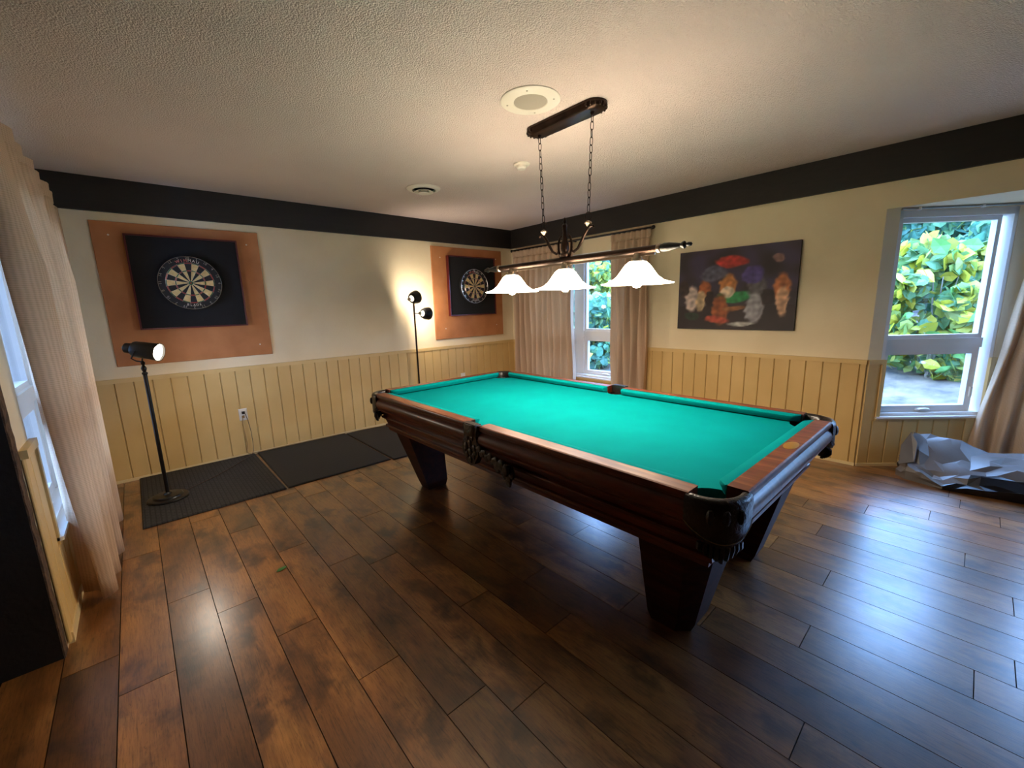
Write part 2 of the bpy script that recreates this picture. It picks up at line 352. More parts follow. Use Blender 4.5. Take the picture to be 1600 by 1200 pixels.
# back wall (dartboards)
wa = MB().box(XC-.2, .15, 0, .15, -.05, HC+.1).build('wall_back', 'wall', smooth=0); tag(wa, 'cream plaster wall with tan boarded wainscot behind the dartboards', 'wall', kind='structure')
MA = frameM((0, 0), (1, 0), (0, -1))
panel_run(MA, edges_from(XC, 0, -4.322-.1203*4, .1203), .022, .842, wa)
strip(MA, XC, 0, 0, .024, .842, HW, 'chair_rail', 'rail', wa); strip(MA, XC, 0, 0, .02, 0, .024, 'baseboard', 'basetrim', wa)

# right wall with window opening and header over the bay
WB0, WB1, WZ0, WZ1 = -.44, -2.0, .44, 1.985
wb = MB()
wb.box(0, .15, WB0, 0, -.05, HC); wb.box(0, .15, YB, WB1, -.05, HC); wb.box(0, .15, WB1, WB0, -.05, WZ0); wb.box(0, .15, WB1, WB0, WZ1, HC)
wb.box(0, .15, YB2, YB, 2.0, HC); wb.box(0, .15, YF, YB2, -.05, HC)
wb = wb.build('wall_right', 'wall', smooth=0); tag(wb, 'cream plaster wall with tan wainscot beside the canvas picture', 'wall', kind='structure')
MBm = frameM((0, 0), (0, -1), (-1, 0))
panel_run(MBm, edges_from(0, .44, .12, .1203), .022, .842, wb)
panel_run(MBm, edges_from(.44, 2.0, .44, .1203), .022, .42, wb)
panel_run(MBm, edges_from(2.0, -YB, 2.06, .1203), .022, .842, wb)
strip(MBm, 0, .46, 0, .024, .842, HW, 'chair_rail', 'rail', wb); strip(MBm, 1.98, -YB, 0, .024, .842, HW, 'chair_rail', 'rail', wb)
strip(MBm, .44, 2.0, 0, .03, .41, .44, 'sill_trim', 'rail', wb); strip(MBm, 0, -YB, 0, .02, 0, .024, 'baseboard', 'basetrim', wb)

# bay: three slanted/front walls
def bay_wall(name, o, u, n, L, u0, u1, z0, z1, label, first):
    Mx = frameM(o, u, n); m = MB()
    m.box(0, u0, -.15, 0, -.05, 2.0, Mx); m.box(u1, L, -.15, 0, -.05, 2.0, Mx); m.box(u0, u1, -.15, 0, -.05, z0, Mx)
    if z1 < 2.0: m.box(u0, u1, -.15, 0, z1, 2.0, Mx)
    w = m.build(name, 'wall', smooth=0); tag(w, label, 'wall', kind='structure')
    panel_run(Mx, edges_from(0, L, first, .118), .022, .385, w)
    board(Mx, 0, u0, .385, .842, w); board(Mx, u1, L, .385, .842, w)
    strip(Mx, 0, u0+.03, 0, .022, .842, HW, 'chair_rail', 'rail', w); strip(Mx, u1-.03, L, 0, .022, .842, HW, 'chair_rail', 'rail', w)
    strip(Mx, u0, u0+.03, 0, .022, .385, .842, 'upright_trim', 'rail', w); strip(Mx, u1-.03, u1, 0, .022, .385, .842, 'upright_trim', 'rail', w)
    strip(Mx, u0+.03, u1-.03, 0, .024, .385, .412, 'sill_trim', 'rail', w); strip(Mx, 0, L, 0, .02, 0, .024, 'baseboard', 'basetrim', w)
    return Mx
r2 = math.sqrt(.5)
MBay1 = bay_wall('wall_bay', (0, YB), (r2, -r2), (-r2, -r2), BL, .10, .93, .405, 1.985, 'slanted bay wall under the window beside the canvas picture', .085)
MBay2 = bay_wall('wall_bay_front', (BX, BY0), (0, -1), (-1, 0), 1.75, .10, 1.65, .405, 1.985, 'bay front wall behind the bay curtain', .10)
MBay3 = bay_wall('wall_bay_end', (BX, BY1), (-r2, -r2), (-r2, r2), BL, .12, .95, .405, 1.985, 'far slanted bay wall out past the grey cover', .10)
so = MB(); so.prism([(.15, YB+.05), (BX+.2, BY0+.1), (BX+.2, BY1-.1), (.15, YB2-.05)], 2.0, 2.1, Matrix()); so = so.build('ceiling_bay', 'wall', smooth=0); tag(so, 'low plaster soffit over the bay window', 'ceiling', kind='structure')

# left wall with window opening, near closing walls
LW0, LW1 = -2.06, -.5
wl = MB()
wl.box(XC-.2, XC, YP+.03, LW0, -.05, HC); wl.box(XC-.2, XC, LW1, 0, -.05, HC); wl.box(XC-.2, XC, LW0, LW1, -.05, .405); wl.box(XC-.2, XC, LW0, LW1, 2.0, HC)
wl = wl.build('wall_left', 'wall', smooth=0); tag(wl, 'left wall with a curtained window and tan wainscot', 'wall', kind='structure')
MLm = frameM((XC, 0), (0, -1), (1, 0))
panel_run(MLm, edges_from(0, .5, .12, .1203), .022, .842, wl); panel_run(MLm, edges_from(.5, 2.06, .5, .1203), .022, .385, wl); panel_run(MLm, [2.06, 2.18, 2.27], .022, .842, wl)
strip(MLm, 0, .53, 0, .024, .842, HW, 'chair_rail', 'rail', wl); strip(MLm, 2.03, 2.27, 0, .024, .842, HW, 'chair_rail', 'rail', wl)
strip(MLm, 2.03, 2.06, 0, .022, .385, .842, 'upright_trim', 'rail', wl); strip(MLm, .5, .53, 0, .022, .385, .842, 'upright_trim', 'rail', wl)
strip(MLm, .53, 2.03, 0, .024, .385, .412, 'sill_trim', 'rail', wl); strip(MLm, 0, 2.24, 0, .02, 0, .05, 'baseboard', 'basetrim', wl)
po = MB(); po.box(XC-.5, XC-.006, YP-.035, YP-.004, 0, HC); po = po.build('trim_3', 'black', smooth=0); tag(po, 'black timber board cladding the end of the left wall', 'trim', kind='structure')
m = MB()
prev = None; n = 60; pts = []
for i in range(n+1):
    z = HC*i/n; pts.append((z, random.uniform(0, .005)))
rings = [[(XC-.008, YP-.004+.03, z), (XC-.002+d, YP+.026, z), (XC-.004+d, YP-.033, z), (XC-.010, YP-.035, z)] for z, d in pts]
m.loft(rings); m.build('sawn_edge', 'rough_edge', po)
wr = MB().box(XL, XC-.21, YP, YP+.15, -.05, HC).build('wall_return', 'fill_cut', smooth=0); tag(wr, 'short wall made brown to cut fill light, running off behind the black timber board', 'wall', kind='structure')
w4 = MB().box(XL-.15, XL, YF, YP, -.05, HC).build('wall_far_left', 'fill_cut', smooth=0); tag(w4, 'unseen side area wall made brown to cut fill light', 'wall', kind='structure')
w5 = MB().box(XL, .15, YF-.15, YF, -.05, HC).build('wall_front', 'fill_cut', smooth=0); tag(w5, 'wall behind the viewer made brown to cut fill light', 'wall', kind='structure')

# perimeter beams
b1 = MB().box(XC, 0, -.035, -.0005, HB, HC-.0005).build('trim_1', 'beam', smooth=0); tag(b1, 'dark stained timber beam above the dartboards', 'beam', kind='structure')
b2 = MB().box(-.035, -.0005, YF+.002, -.035, HB, HC-.0005).build('trim_2', 'beam', smooth=0); tag(b2, 'dark stained timber beam above the canvas picture', 'beam', kind='structure')

# ------------------------------------------------------------------ windows: local u along wall, n inward, z
def window(name, Mx, u0, u1, z0, z1, label, units, rail=(.955, 1.03), depth=-.10, crank=True):
    """units: list of (ua, ub) glazed units between frame members"""
    root = MB(); f = .045
    root.box(u0, u1, depth-.05, -.002, z0, z0+.035, Mx); root.box(u0, u1, depth-.05, -.002, z1-.05, z1, Mx)
    root.box(u0, u0+f*.6, depth-.05, -.002, z0, z1, Mx); root.box(u1-f*.6, u1, depth-.05, -.002, z0, z1, Mx)
    for (a, b), (c, d) in zip(units[:-1], units[1:]): root.box(b, c, depth-.05, depth+.035, z0, z1, Mx)
    root = root.build(name, 'white', smooth=0); tag(root, label, 'window', kind='structure')
    MB().box(u0, u1, -.03, .035, z0-.004, z0+.012, Mx).build('sill', 'white', root, smooth=0)
    for a, b in units:
        MB().box(a, b, depth-.045, depth+.03, rail[0], rail[1], Mx).build('transom', 'white', root, smooth=0)
        for za, zb, nm, w in ((z0+.035, rail[0], 'vent_sash', .05), (rail[1], z1-.05, 'upper_sash', .03)):
            s = MB(); d0, d1 = depth-.03, depth+.015
            s.box(a, a+w, d0, d1, za, zb, Mx); s.box(b-w, b, d0, d1, za, zb, Mx); s.box(a+w, b-w, d0, d1, za, za+w, Mx); s.box(a+w, b-w, d0, d1, zb-w, zb, Mx)
            s = s.build(nm, 'white', root, smooth=0)
            MB().box(a+w-.005, b-w+.005, depth-.012, depth-.006, za+w-.005, zb-w+.005, Mx).build('pane', 'glass', s, smooth=0)
            if nm == 'vent_sash' and crank:
                h = MB(); h.loft([[Mx @ Vector(((a+b)/2+x*sx, depth+.015+dn, za+.022+z*sz)) for x, z in [(-.055, -.011), (.055, -.011), (.05, .006), (.02, .012), (-.02, .012), (-.05, .006)]] for dn, sx, sz in ((0, 1, 1), (.016, .95, .9), (.026, .7, .6))])
                h.build('crank_handle', 'white', s)
                lt = MB().box(b-.03, b-.012, depth+.015, depth+.03, za+.12, za+.2, Mx); lt.build('latch', 'white', s, smooth=0)
    return root
window('window_1', MBm, .44, 2.0, WZ0, WZ1, 'white window between the two pleated curtains by the corner', [(.48, 1.14), (1.28, 1.965)])
window('window_2', MBay1, .10, .93, .405, 1.985, 'white bay window looking on yellow-green leaves above the grey cover', [(.135, .865)], depth=-.06)
window('window_3', MBay2, .10, 1.65, .405, 1.985, 'wide white bay front window behind the bay curtain', [(.135, .85), (.91, 1.615)], depth=-.06)
window('window_4', MBay3, .12, .95, .405, 1.985, 'white bay window at the far end of the bay', [(.155, .915)], depth=-.06)
window('window_5', MLm, .5, 2.06, .405, 2.0, 'white window behind the long curtain at the left wall', [(.535, 1.25), (1.31, 2.025)], depth=-.07)

# ------------------------------------------------------------------ curtains
def curtain(name, label, top, bot, ztop, zbot, folds, amp, seed, nrm, group=None, head=.085, pinch=.35, slack=None):
    rnd = random.Random(seed); nu = folds*10; nv = 30
    ph = [rnd.uniform(-.5, .5) for _ in range(folds+2)]; am = [rnd.uniform(.6, 1.2) for _ in range(folds+2)]
    def wave(u, v):
        x = u*folds; i = int(x); f = x-i; p = ph[i]*(1-f)+ph[i+1]*f; a = am[i]*(1-f)+am[i+1]*f
        w = math.sin(2*PI*x + p*2.2 + .5*math.sin(2.1*v+seed+x*.4)); return math.copysign(abs(w)**.75, w)*a
    root = thing(name, label, 'curtain', (bot[0][0], bot[0][1], zbot), group=group)
    o = Vector((bot[0][0], bot[0][1], zbot)); N = Vector((*nrm, 0)).normalized()
    H = ztop-zbot
    def pt(u, v):
        z = ztop - v*H; d = v*H
        t = Vector((top[0][0]*(1-u)+top[1][0]*u, top[0][1]*(1-u)+top[1][1]*u, 0)); b = Vector((bot[0][0]*(1-u)+bot[1][0]*u, bot[0][1]*(1-u)+bot[1][1]*u, 0))
        e = v*v*(3-2*v) if slack is None else v**slack
        p = t.lerp(b, e); p.z = z
        if d < head: A = .021; w = math.sin(2*PI*u*folds*1.5+1)*(.75+.25*math.sin(u*folds*5)); w = max(w, -.6)
        else:
            g = min(1, (d-head)/.5); A = amp*(pinch+(1-pinch)*g); w = wave(u, v)*(1-.0) + (1-g)*.4*math.sin(2*PI*u*folds*2+1)
        p = p + N*(A*w)
        T = (b-t) if False else Vector((top[1][0]-top[0][0], top[1][1]-top[0][1], 0)).normalized()
        p += T*(.012*math.sin(9*v+u*17+seed))*min(1, d)
        return p - o
    def sheet(nm, vs_):
        me = bpy.data.meshes.new(nm); vv = []; ff = []; uv = []
        for v in vs_:
            for i in range(nu+1): vv.append(pt(i/nu, v)); uv.append((i/nu*folds*.09*3, v*H))
        n = nu+1
        for a in range(len(vs_)-1):
            for i in range(nu): ff.append((a*n+i, a*n+i+1, (a+1)*n+i+1, (a+1)*n+i))
        me.from_pydata(vv, [], ff); ul = me.uv_layers.new(name='UVMap')
        for lp in me.loops: ul.data[lp.index].uv = uv[lp.vertex_index]
        me.materials.append(M['curtain']); me.polygons.foreach_set('use_smooth', [True]*len(ff))
        ob = bpy.data.objects.new(nm, me); COL.objects.link(ob); ob.parent = root
        sd = ob.modifiers.new('thickness', 'SOLIDIFY'); sd.thickness = .004; return ob
    hv = head/H
    sheet('pleated_heading', [hv*i/6 for i in range(7)]); sheet('panel', [hv+(1-hv)*(i/nv)**1.3 for i in range(nv+1)])
    return root
curtain('curtain', 'wide beige pleated curtain between corner dartboard and white window', ((-.09, -.14), (-.09, -1.24)), ((-.09, -.16), (-.09, -1.27)), 2.13, .03, 10, .056, 3, (-1, 0), 'curtains at the corner window')
curtain('curtain', 'narrow beige pleated curtain between white window and canvas picture', ((-.09, -1.80), (-.09, -2.28)), ((-.09, -1.85), (-.09, -2.285)), 2.13, .03, 5, .056, 5, (-1, 0), 'curtains at the corner window')
curtain('curtain', 'long beige woven curtain hanging at the left wall near black timber board', ((-4.555, -2.35), (-4.535, -.50)), ((-4.575, -2.02), (-4.545, -.78)), 2.18, .035, 5, .07, 11, (1, 0), slack=.55)
curtain('curtain', 'beige curtain hanging in the bay behind the grey cover', ((.66, -4.92), (.66, -5.22)), ((.52, -4.76), (.60, -5.26)), 1.975, .03, 4, .04, 21, (-1, 0))
def rod(name, label, p0, p1, r, mat, wall, brackets, knob=.02):
    p0, p1 = Vector(p0), Vector(p1); o = (p0+p1)/2; t = thing(name, label, 'curtain rod', o)
    MB().tube([p0-o, p1-o], r, 12).build('pole', mat, t)
    for p in (p0, p1): MB().ball(p-o, knob, 12, 8).build('finial', mat, t)
    for f in brackets:
        q = p0.lerp(p1, f)-o; MB().tube([q, q+Vector(wall)], r*.7, 8).build('bracket', mat, t)
rod('curtain_rod', 'dark metal curtain rod over the corner window', (-.09, -.11, 2.14), (-.09, -2.31, 2.14), .011, 'blackmetal', (.088, 0, 0), (.02, .5, .97))
rod('curtain_rod', 'metal curtain rod above the long left wall curtain', (-4.582, -2.36, 2.150), (-4.562, -.53, 2.150), .011, 'trackmetal', (-.083, 0, 0), (.05, .95))
tr = MB(); a = Vector((.03, YB-.08, 1.99)); b = Vector((BX-.03, BY0-.06, 1.99)); tr.tube([a-a, b-a], .008, 8); tr.tube([b-a, Vector((BX-.05, BY1, 1.99))-a], .008, 8)
trt = thing('curtain_track', 'thin grey curtain track along the bay soffit', 'curtain track', a); tr.build('track', 'trackmetal', trt)
for f in (.12, .55, .9): MB().box(-.012, .012, -.012, .012, -.012, .01, Matrix.Translation((b-a)*f)).build('clip', 'white', trt, smooth=0)

# ------------------------------------------------------------------ dartboard wall
def text_mesh(s, size):
    cu = bpy.data.curves.new('t', 'FONT'); cu.body = s; cu.size = size; cu.align_x = 'CENTER'; cu.align_y = 'CENTER'; cu.extrude = .0006
    ob = bpy.data.objects.new('t', cu); COL.objects.link(ob); bpy.context.view_layer.update()
    me = bpy.data.meshes.new_from_object(ob.evaluated_get(bpy.context.evaluated_depsgraph_get()))
    v = [Vector(p.co) for p in me.vertices]; f = [tuple(p.vertices) for p in me.polygons]
    bpy.data.objects.remove(ob); bpy.data.curves.remove(cu); bpy.data.meshes.remove(me); return v, f
def backing(cx, cz, w, h, label, screws):
    t = thing('backing_panel', label, 'panel', (cx, -.0005, cz))
    m = MB(); c = .003; m.loft([[(x*w/2, 0, z*h/2) for x, z in ((-1, -1), (1, -1), (1, 1), (-1, 1))], [(x*w/2, -.013, z*h/2) for x, z in ((-1, -1), (1, -1), (1, 1), (-1, 1))], [(x*(w/2-c), -.016, z*(h/2-c)) for x, z in ((-1, -1), (1, -1), (1, 1), (-1, 1))]])
    m.build('fibreboard', 'mdf', t, smooth=0)
    for x, z in screws: MB().lathe([(.007, 0), (.007, .002), (.004, .003)], 10, Matrix.Translation((x, -.016, z)) @ Matrix.Rotation(PI/2, 4, 'X')).build('screw', 'letter_white', t)
def surround(cx, cz, w, h, y1, label):
    t = thing('dartboard_surround', label, 'surround', (cx, -.017, cz)); d = y1
    MB().box(-w/2+.012, w/2-.012, -d+.012, 0, -h/2+.012, h/2-.012).build('cloth_panel', 'felt_black', t, smooth=0)
    for a in (-1, 1):
        MB().box(a*w/2-.006*(1+a), a*w/2+.006*(1-a), -d, 0, -h/2, h/2).build('frame_side', 'maroon', t, smooth=0)
        MB().box(-w/2+.012, w/2-.012, -d, 0, a*h/2-.006*(1+a), a*h/2+.006*(1-a)).build('frame_rail', 'maroon', t, smooth=0)
NUM = [20, 1, 18, 4, 13, 6, 10, 15, 2, 17, 3, 19, 7, 16, 8, 11, 14, 9, 12, 5]
def dartboard(cx, cz, y, label, spin=0.):
    t = thing('dartboard', label, 'dartboard', (cx, y, cz)); R = .2255
    X = Matrix.Rotation(PI/2, 4, 'X') @ Matrix.Rotation(spin, 4, 'Z')   # local z -> -y
    MB().lathe([(R, 0), (R, .030), (R-.004, .034), (.171, .034)], 64, X, True, False).build('board_body', 'd_black', t)
    m = MB()
    for i in range(20):
        a0 = PI/2-(i-.5)*PI/10; a1 = a0-PI/10
        for r0, r1, mi in ((.0159, .099, i % 2), (.099, .107, 2+i % 2), (.107, .162, i % 2), (.162, .170, 2+i % 2)):
            m.cur = mi; A = [a0+(a1-a0)*q/4 for q in range(5)]
            vs = [X @ Vector((r0*math.cos(a), r0*math.sin(a), .0345)) for a in A]+[X @ Vector((r1*math.cos(a), r1*math.sin(a), .0345)) for a in A]
            m.add(vs, [(q, q+1, 6+q, 5+q) for q in range(4)])
    m.build('scoring_face', ['d_black', 'd_cream', 'd_red', 'd_green'], t, smooth=0)
    MB().lathe([(.0159, .034), (.0159, .0348)], 20, X).build('outer_bull', 'd_green', t); MB().lathe([(.0064, .034), (.0064, .0355)], 16, X).build('bullseye', 'd_red', t)
    w = MB()
    for r in (.0159, .099, .107, .162, .170): w.tube([X @ Vector((r*math.cos(2*PI*i/48), r*math.sin(2*PI*i/48), .0352)) for i in range(48)], .0007, 5, True)
    for i in range(20):
        a = PI/2-(i-.5)*PI/10; w.tube([X @ Vector((r*math.cos(a), r*math.sin(a), .0352)) for r in (.0159, .174)], .0007, 5)
    w.build('wire_spider', 'wire', t)
    MB().tube([X @ Vector(((R-.005)*math.cos(2*PI*i/64), (R-.005)*math.sin(2*PI*i/64), .036)) for i in range(64)], .0022, 6, True).build('number_ring', 'wire', t)
    for i in range(20):
        v, f = text_mesh(str(NUM[i]), .030); a = PI/2-i*PI/10
        Q = X @ Matrix.Rotation(a-PI/2, 4, 'Z') @ Matrix.Translation((0, .206, .0365)); MB().add([Q @ p for p in v], f).build('number', 'wire', t, smooth=0)
    def arc(s, size, r, mid, flip, mat, step):
        m = MB(); n = len(s)
        for j, ch in enumerate(s):
            v, f = text_mesh(ch, size); a = mid+(-1 if not flip else 1)*(j-(n-1)/2)*step/r
            Q = X @ Matrix.Rotation(a, 4, 'Z') @ Matrix.Translation((r, 0, .036)) @ Matrix.Rotation(-PI/2 if not flip else PI/2, 4, 'Z'); m.add([Q @ p for p in v], f)
        m.build('lettering', mat, t, smooth=0)
    arc('WIN', .031, .187, PI/2+.225, False, 'letter_red', .0275); arc('MAU', .031, .187, PI/2-.225, False, 'letter_white', .0285)
    arc('BLADE', .026, .187, -PI/2, True, 'letter_white', .022)
backing(-3.830, 1.5475, 1.14, 1.145, 'large brown fibreboard panel behind the dartboard nearest the long curtain', [(.47, .46), (-.40, -.46), (.47, -.47), (-.47, .47)])
surround(-3.83, 1.648, .77, .765, .05, 'black dartboard surround with thin maroon edge near the long curtain')
dartboard(-3.832, 1.648, -.062, 'dartboard with cream and black segments above the single spot lamp')
backing(-.79, 1.556, 1.15, 1.17, 'brown fibreboard panel behind the corner dartboard', [(-.45, .45), (-.42, -.45), (.45, -.44), (.47, .47)])
surround(-.765, 1.65, .775, .765, .05, 'charcoal dartboard surround with glossy maroon edge by the room corner')
dartboard(-.765, 1.648, -.062, 'dartboard by the room corner beside the twin-head lamp', .02)

# outlets
def outlet(x, z, label):
    t = thing('wall_outlet', label, 'outlet', (x, -.0145, z)); m = MB(); m.loft([[(sx*w, -y, sz*h) for sx, sz in ((-1, -1), (1, -1), (1, 1), (-1, 1))] for w, h, y in ((.036, .058, 0), (.036, .058, .004), (.032, .054, .007))]); m.build('cover_plate', 'whitep', t)
    for dz in (-.02, .02): MB().lathe([(.016, 0), (.016, .002), (.015, .003)], 16, Matrix.Translation((0, -.007, dz)) @ Matrix.Rotation(PI/2, 4, 'X')).build('socket', 'whitep', t)
outlet(-3.585, .415, 'white wall outlet with a plug above the tiled rubber mat'); outlet(-.975, .43, 'white wall outlet below the corner dartboard')

# ------------------------------------------------------------------ canvas picture (generic colour study)
def canvas():
    cy, cz, w, h = -3.11, 1.472, 1.045, .756
    t = thing('canvas_picture', 'unframed canvas print in dark tones with red and green patches', 'picture', (-.001, cy, cz))
    MB().box(-.030, 0, -w/2, w/2, -h/2, h/2).build('stretcher', 'black', t, smooth=0)
    blobs = [(.48, .83, .15, .07, (196, 58, 48)), (.52, .40, .16, .07, (46, 142, 78)), (.13, .40, .07, .17, (206, 186, 176)), (.05, .52, .05, .12, (60, 44, 40)), (.25, .50, .06, .16, (176, 96, 52)),
             (.22, .36, .05, .13, (196, 168, 130)), (.46, .55, .08, .16, (206, 134, 72)), (.46, .46, .06, .08, (226, 206, 180)), (.70, .50, .08, .17, (96, 92, 96)), (.69, .25, .08, .18, (156, 154, 160)),
             (.89, .50, .07, .17, (190, 112, 66)), (.90, .34, .05, .18, (206, 160, 126)), (.40, .24, .08, .20, (156, 84, 44)), (.37, .12, .12, .05, (176, 74, 54)), (.33, .70, .13, .10, (92, 92, 112)), (.66, .66, .09, .12, (84, 72, 140)),
             (.85, .83, .05, .06, (150, 112, 106)), (.58, .08, .12, .03, (186, 184, 176)), (.30, .38, .04, .10, (40, 26, 24)), (.79, .38, .06, .12, (44, 30, 30)), (.14, .17, .08, .06, (42, 58, 44)), (.52, .27, .1, .03, (150, 98, 58))]
    nx, nz = 120, 86; vs = []; cols = []
    for j in range(nz+1):
        for i in range(nx+1):
            a, b = i/nx, j/nz; vs.append((-.0305, w/2-a*w, -h/2+b*h))
            n = noise.noise(Vector((a*7, b*6, 1.3))); n2 = noise.noise(Vector((a*25, b*20, 4.1)))
            c = Vector((58, 46, 52))*(1+.25*n) if b > .3 else Vector((48, 36, 36))*(1+.2*n)
            if b > .45: c = c.lerp(Vector((66, 56, 96)), max(0, min(1, .5+n))*.6)
            for (u, v, ru, rv, cc) in blobs:
                d = math.hypot((a+.02*n2-u)/ru, (b+.03*n-v)/rv); k = max(0, min(1, (1.05-d)*4)); c = c.lerp(Vector(cc)*(1+.35*n2), k*.92)
            cols.append((*s2l([max(0, min(255, q)) for q in c]), 1))
    me = bpy.data.meshes.new('print'); me.from_pydata(vs, [], [(j*(nx+1)+i, j*(nx+1)+i+1, (j+1)*(nx+1)+i+1, (j+1)*(nx+1)+i) for j in range(nz) for i in range(nx)])
    at = me.color_attributes.new('ink', 'FLOAT_COLOR', 'POINT')
    for i, c in enumerate(cols): at.data[i].color = c
    q = NT('printed_canvas'); q.b.inputs['Roughness'].default_value = .6; n = q.n('ShaderNodeVertexColor'); n.layer_name = 'ink'; q.l(n.outputs[0], q.b.inputs['Base Color']); me.materials.append(q.m)
    o = bpy.data.objects.new('print', me); COL.objects.link(o); o.parent = t
canvas()

# ------------------------------------------------------------------ ceiling fittings
sp = thing('ceiling_speaker', 'round white flush ceiling speaker beside the pool light canopy', 'speaker', (-2.535, -2.975, HC-.0005))
MB().lathe([(.158, 0), (.158, -.004), (.150, -.009), (.092, -.011), (.086, -.006)], 48, None, True, False).build('flange', 'whitep', sp); MB().lathe([(.088, -.004), (.088, -.009), (.06, -.012), (.001, -.013)], 36).build('grille', 'grille', sp)
for a in (0.6, 2.2, 3.8, 5.3): MB().lathe([(.005, -.008), (.005, -.012), (.003, -.013)], 8, Matrix.Translation((.125*math.cos(a), .125*math.sin(a), 0))).build('screw', 'grille', sp)
sd = thing('smoke_detector', 'small white smoke detector on the ceiling', 'smoke detector', (-1.88, -2.215, HC-.0005))
MB().lathe([(.062, 0), (.062, -.008), (.056, -.014)], 32).build('base_ring', 'whitep', sd); MB().lathe([(.04, -.012), (.038, -.03), (.028, -.04), (.001, -.041)], 28).build('sensor', 'whitep', sd)
vt = thing('ceiling_vent', 'round stepped white ceiling air vent near the dark beam', 'vent', (-2.135, -1.2, HC-.0005))
MB().lathe([(.15, 0), (.15, -.006), (.135, -.016), (.105, -.020), (.10, -.012), (.10, 0)], 40).build('outer_ring', 'whitep', vt)
MB().lathe([(.098, -.004), (.001, -.004)], 32).build('dark_throat', 'black', vt)
MB().lathe([(.055, -.016), (.088, -.034), (.084, -.037), (.05, -.02)], 36, None, False, False).build('middle_ring', 'whitep', vt); MB().lathe([(.03, -.022), (.052, -.044), (.048, -.048), (.001, -.048)], 30).build('centre_cone', 'whitep', vt)

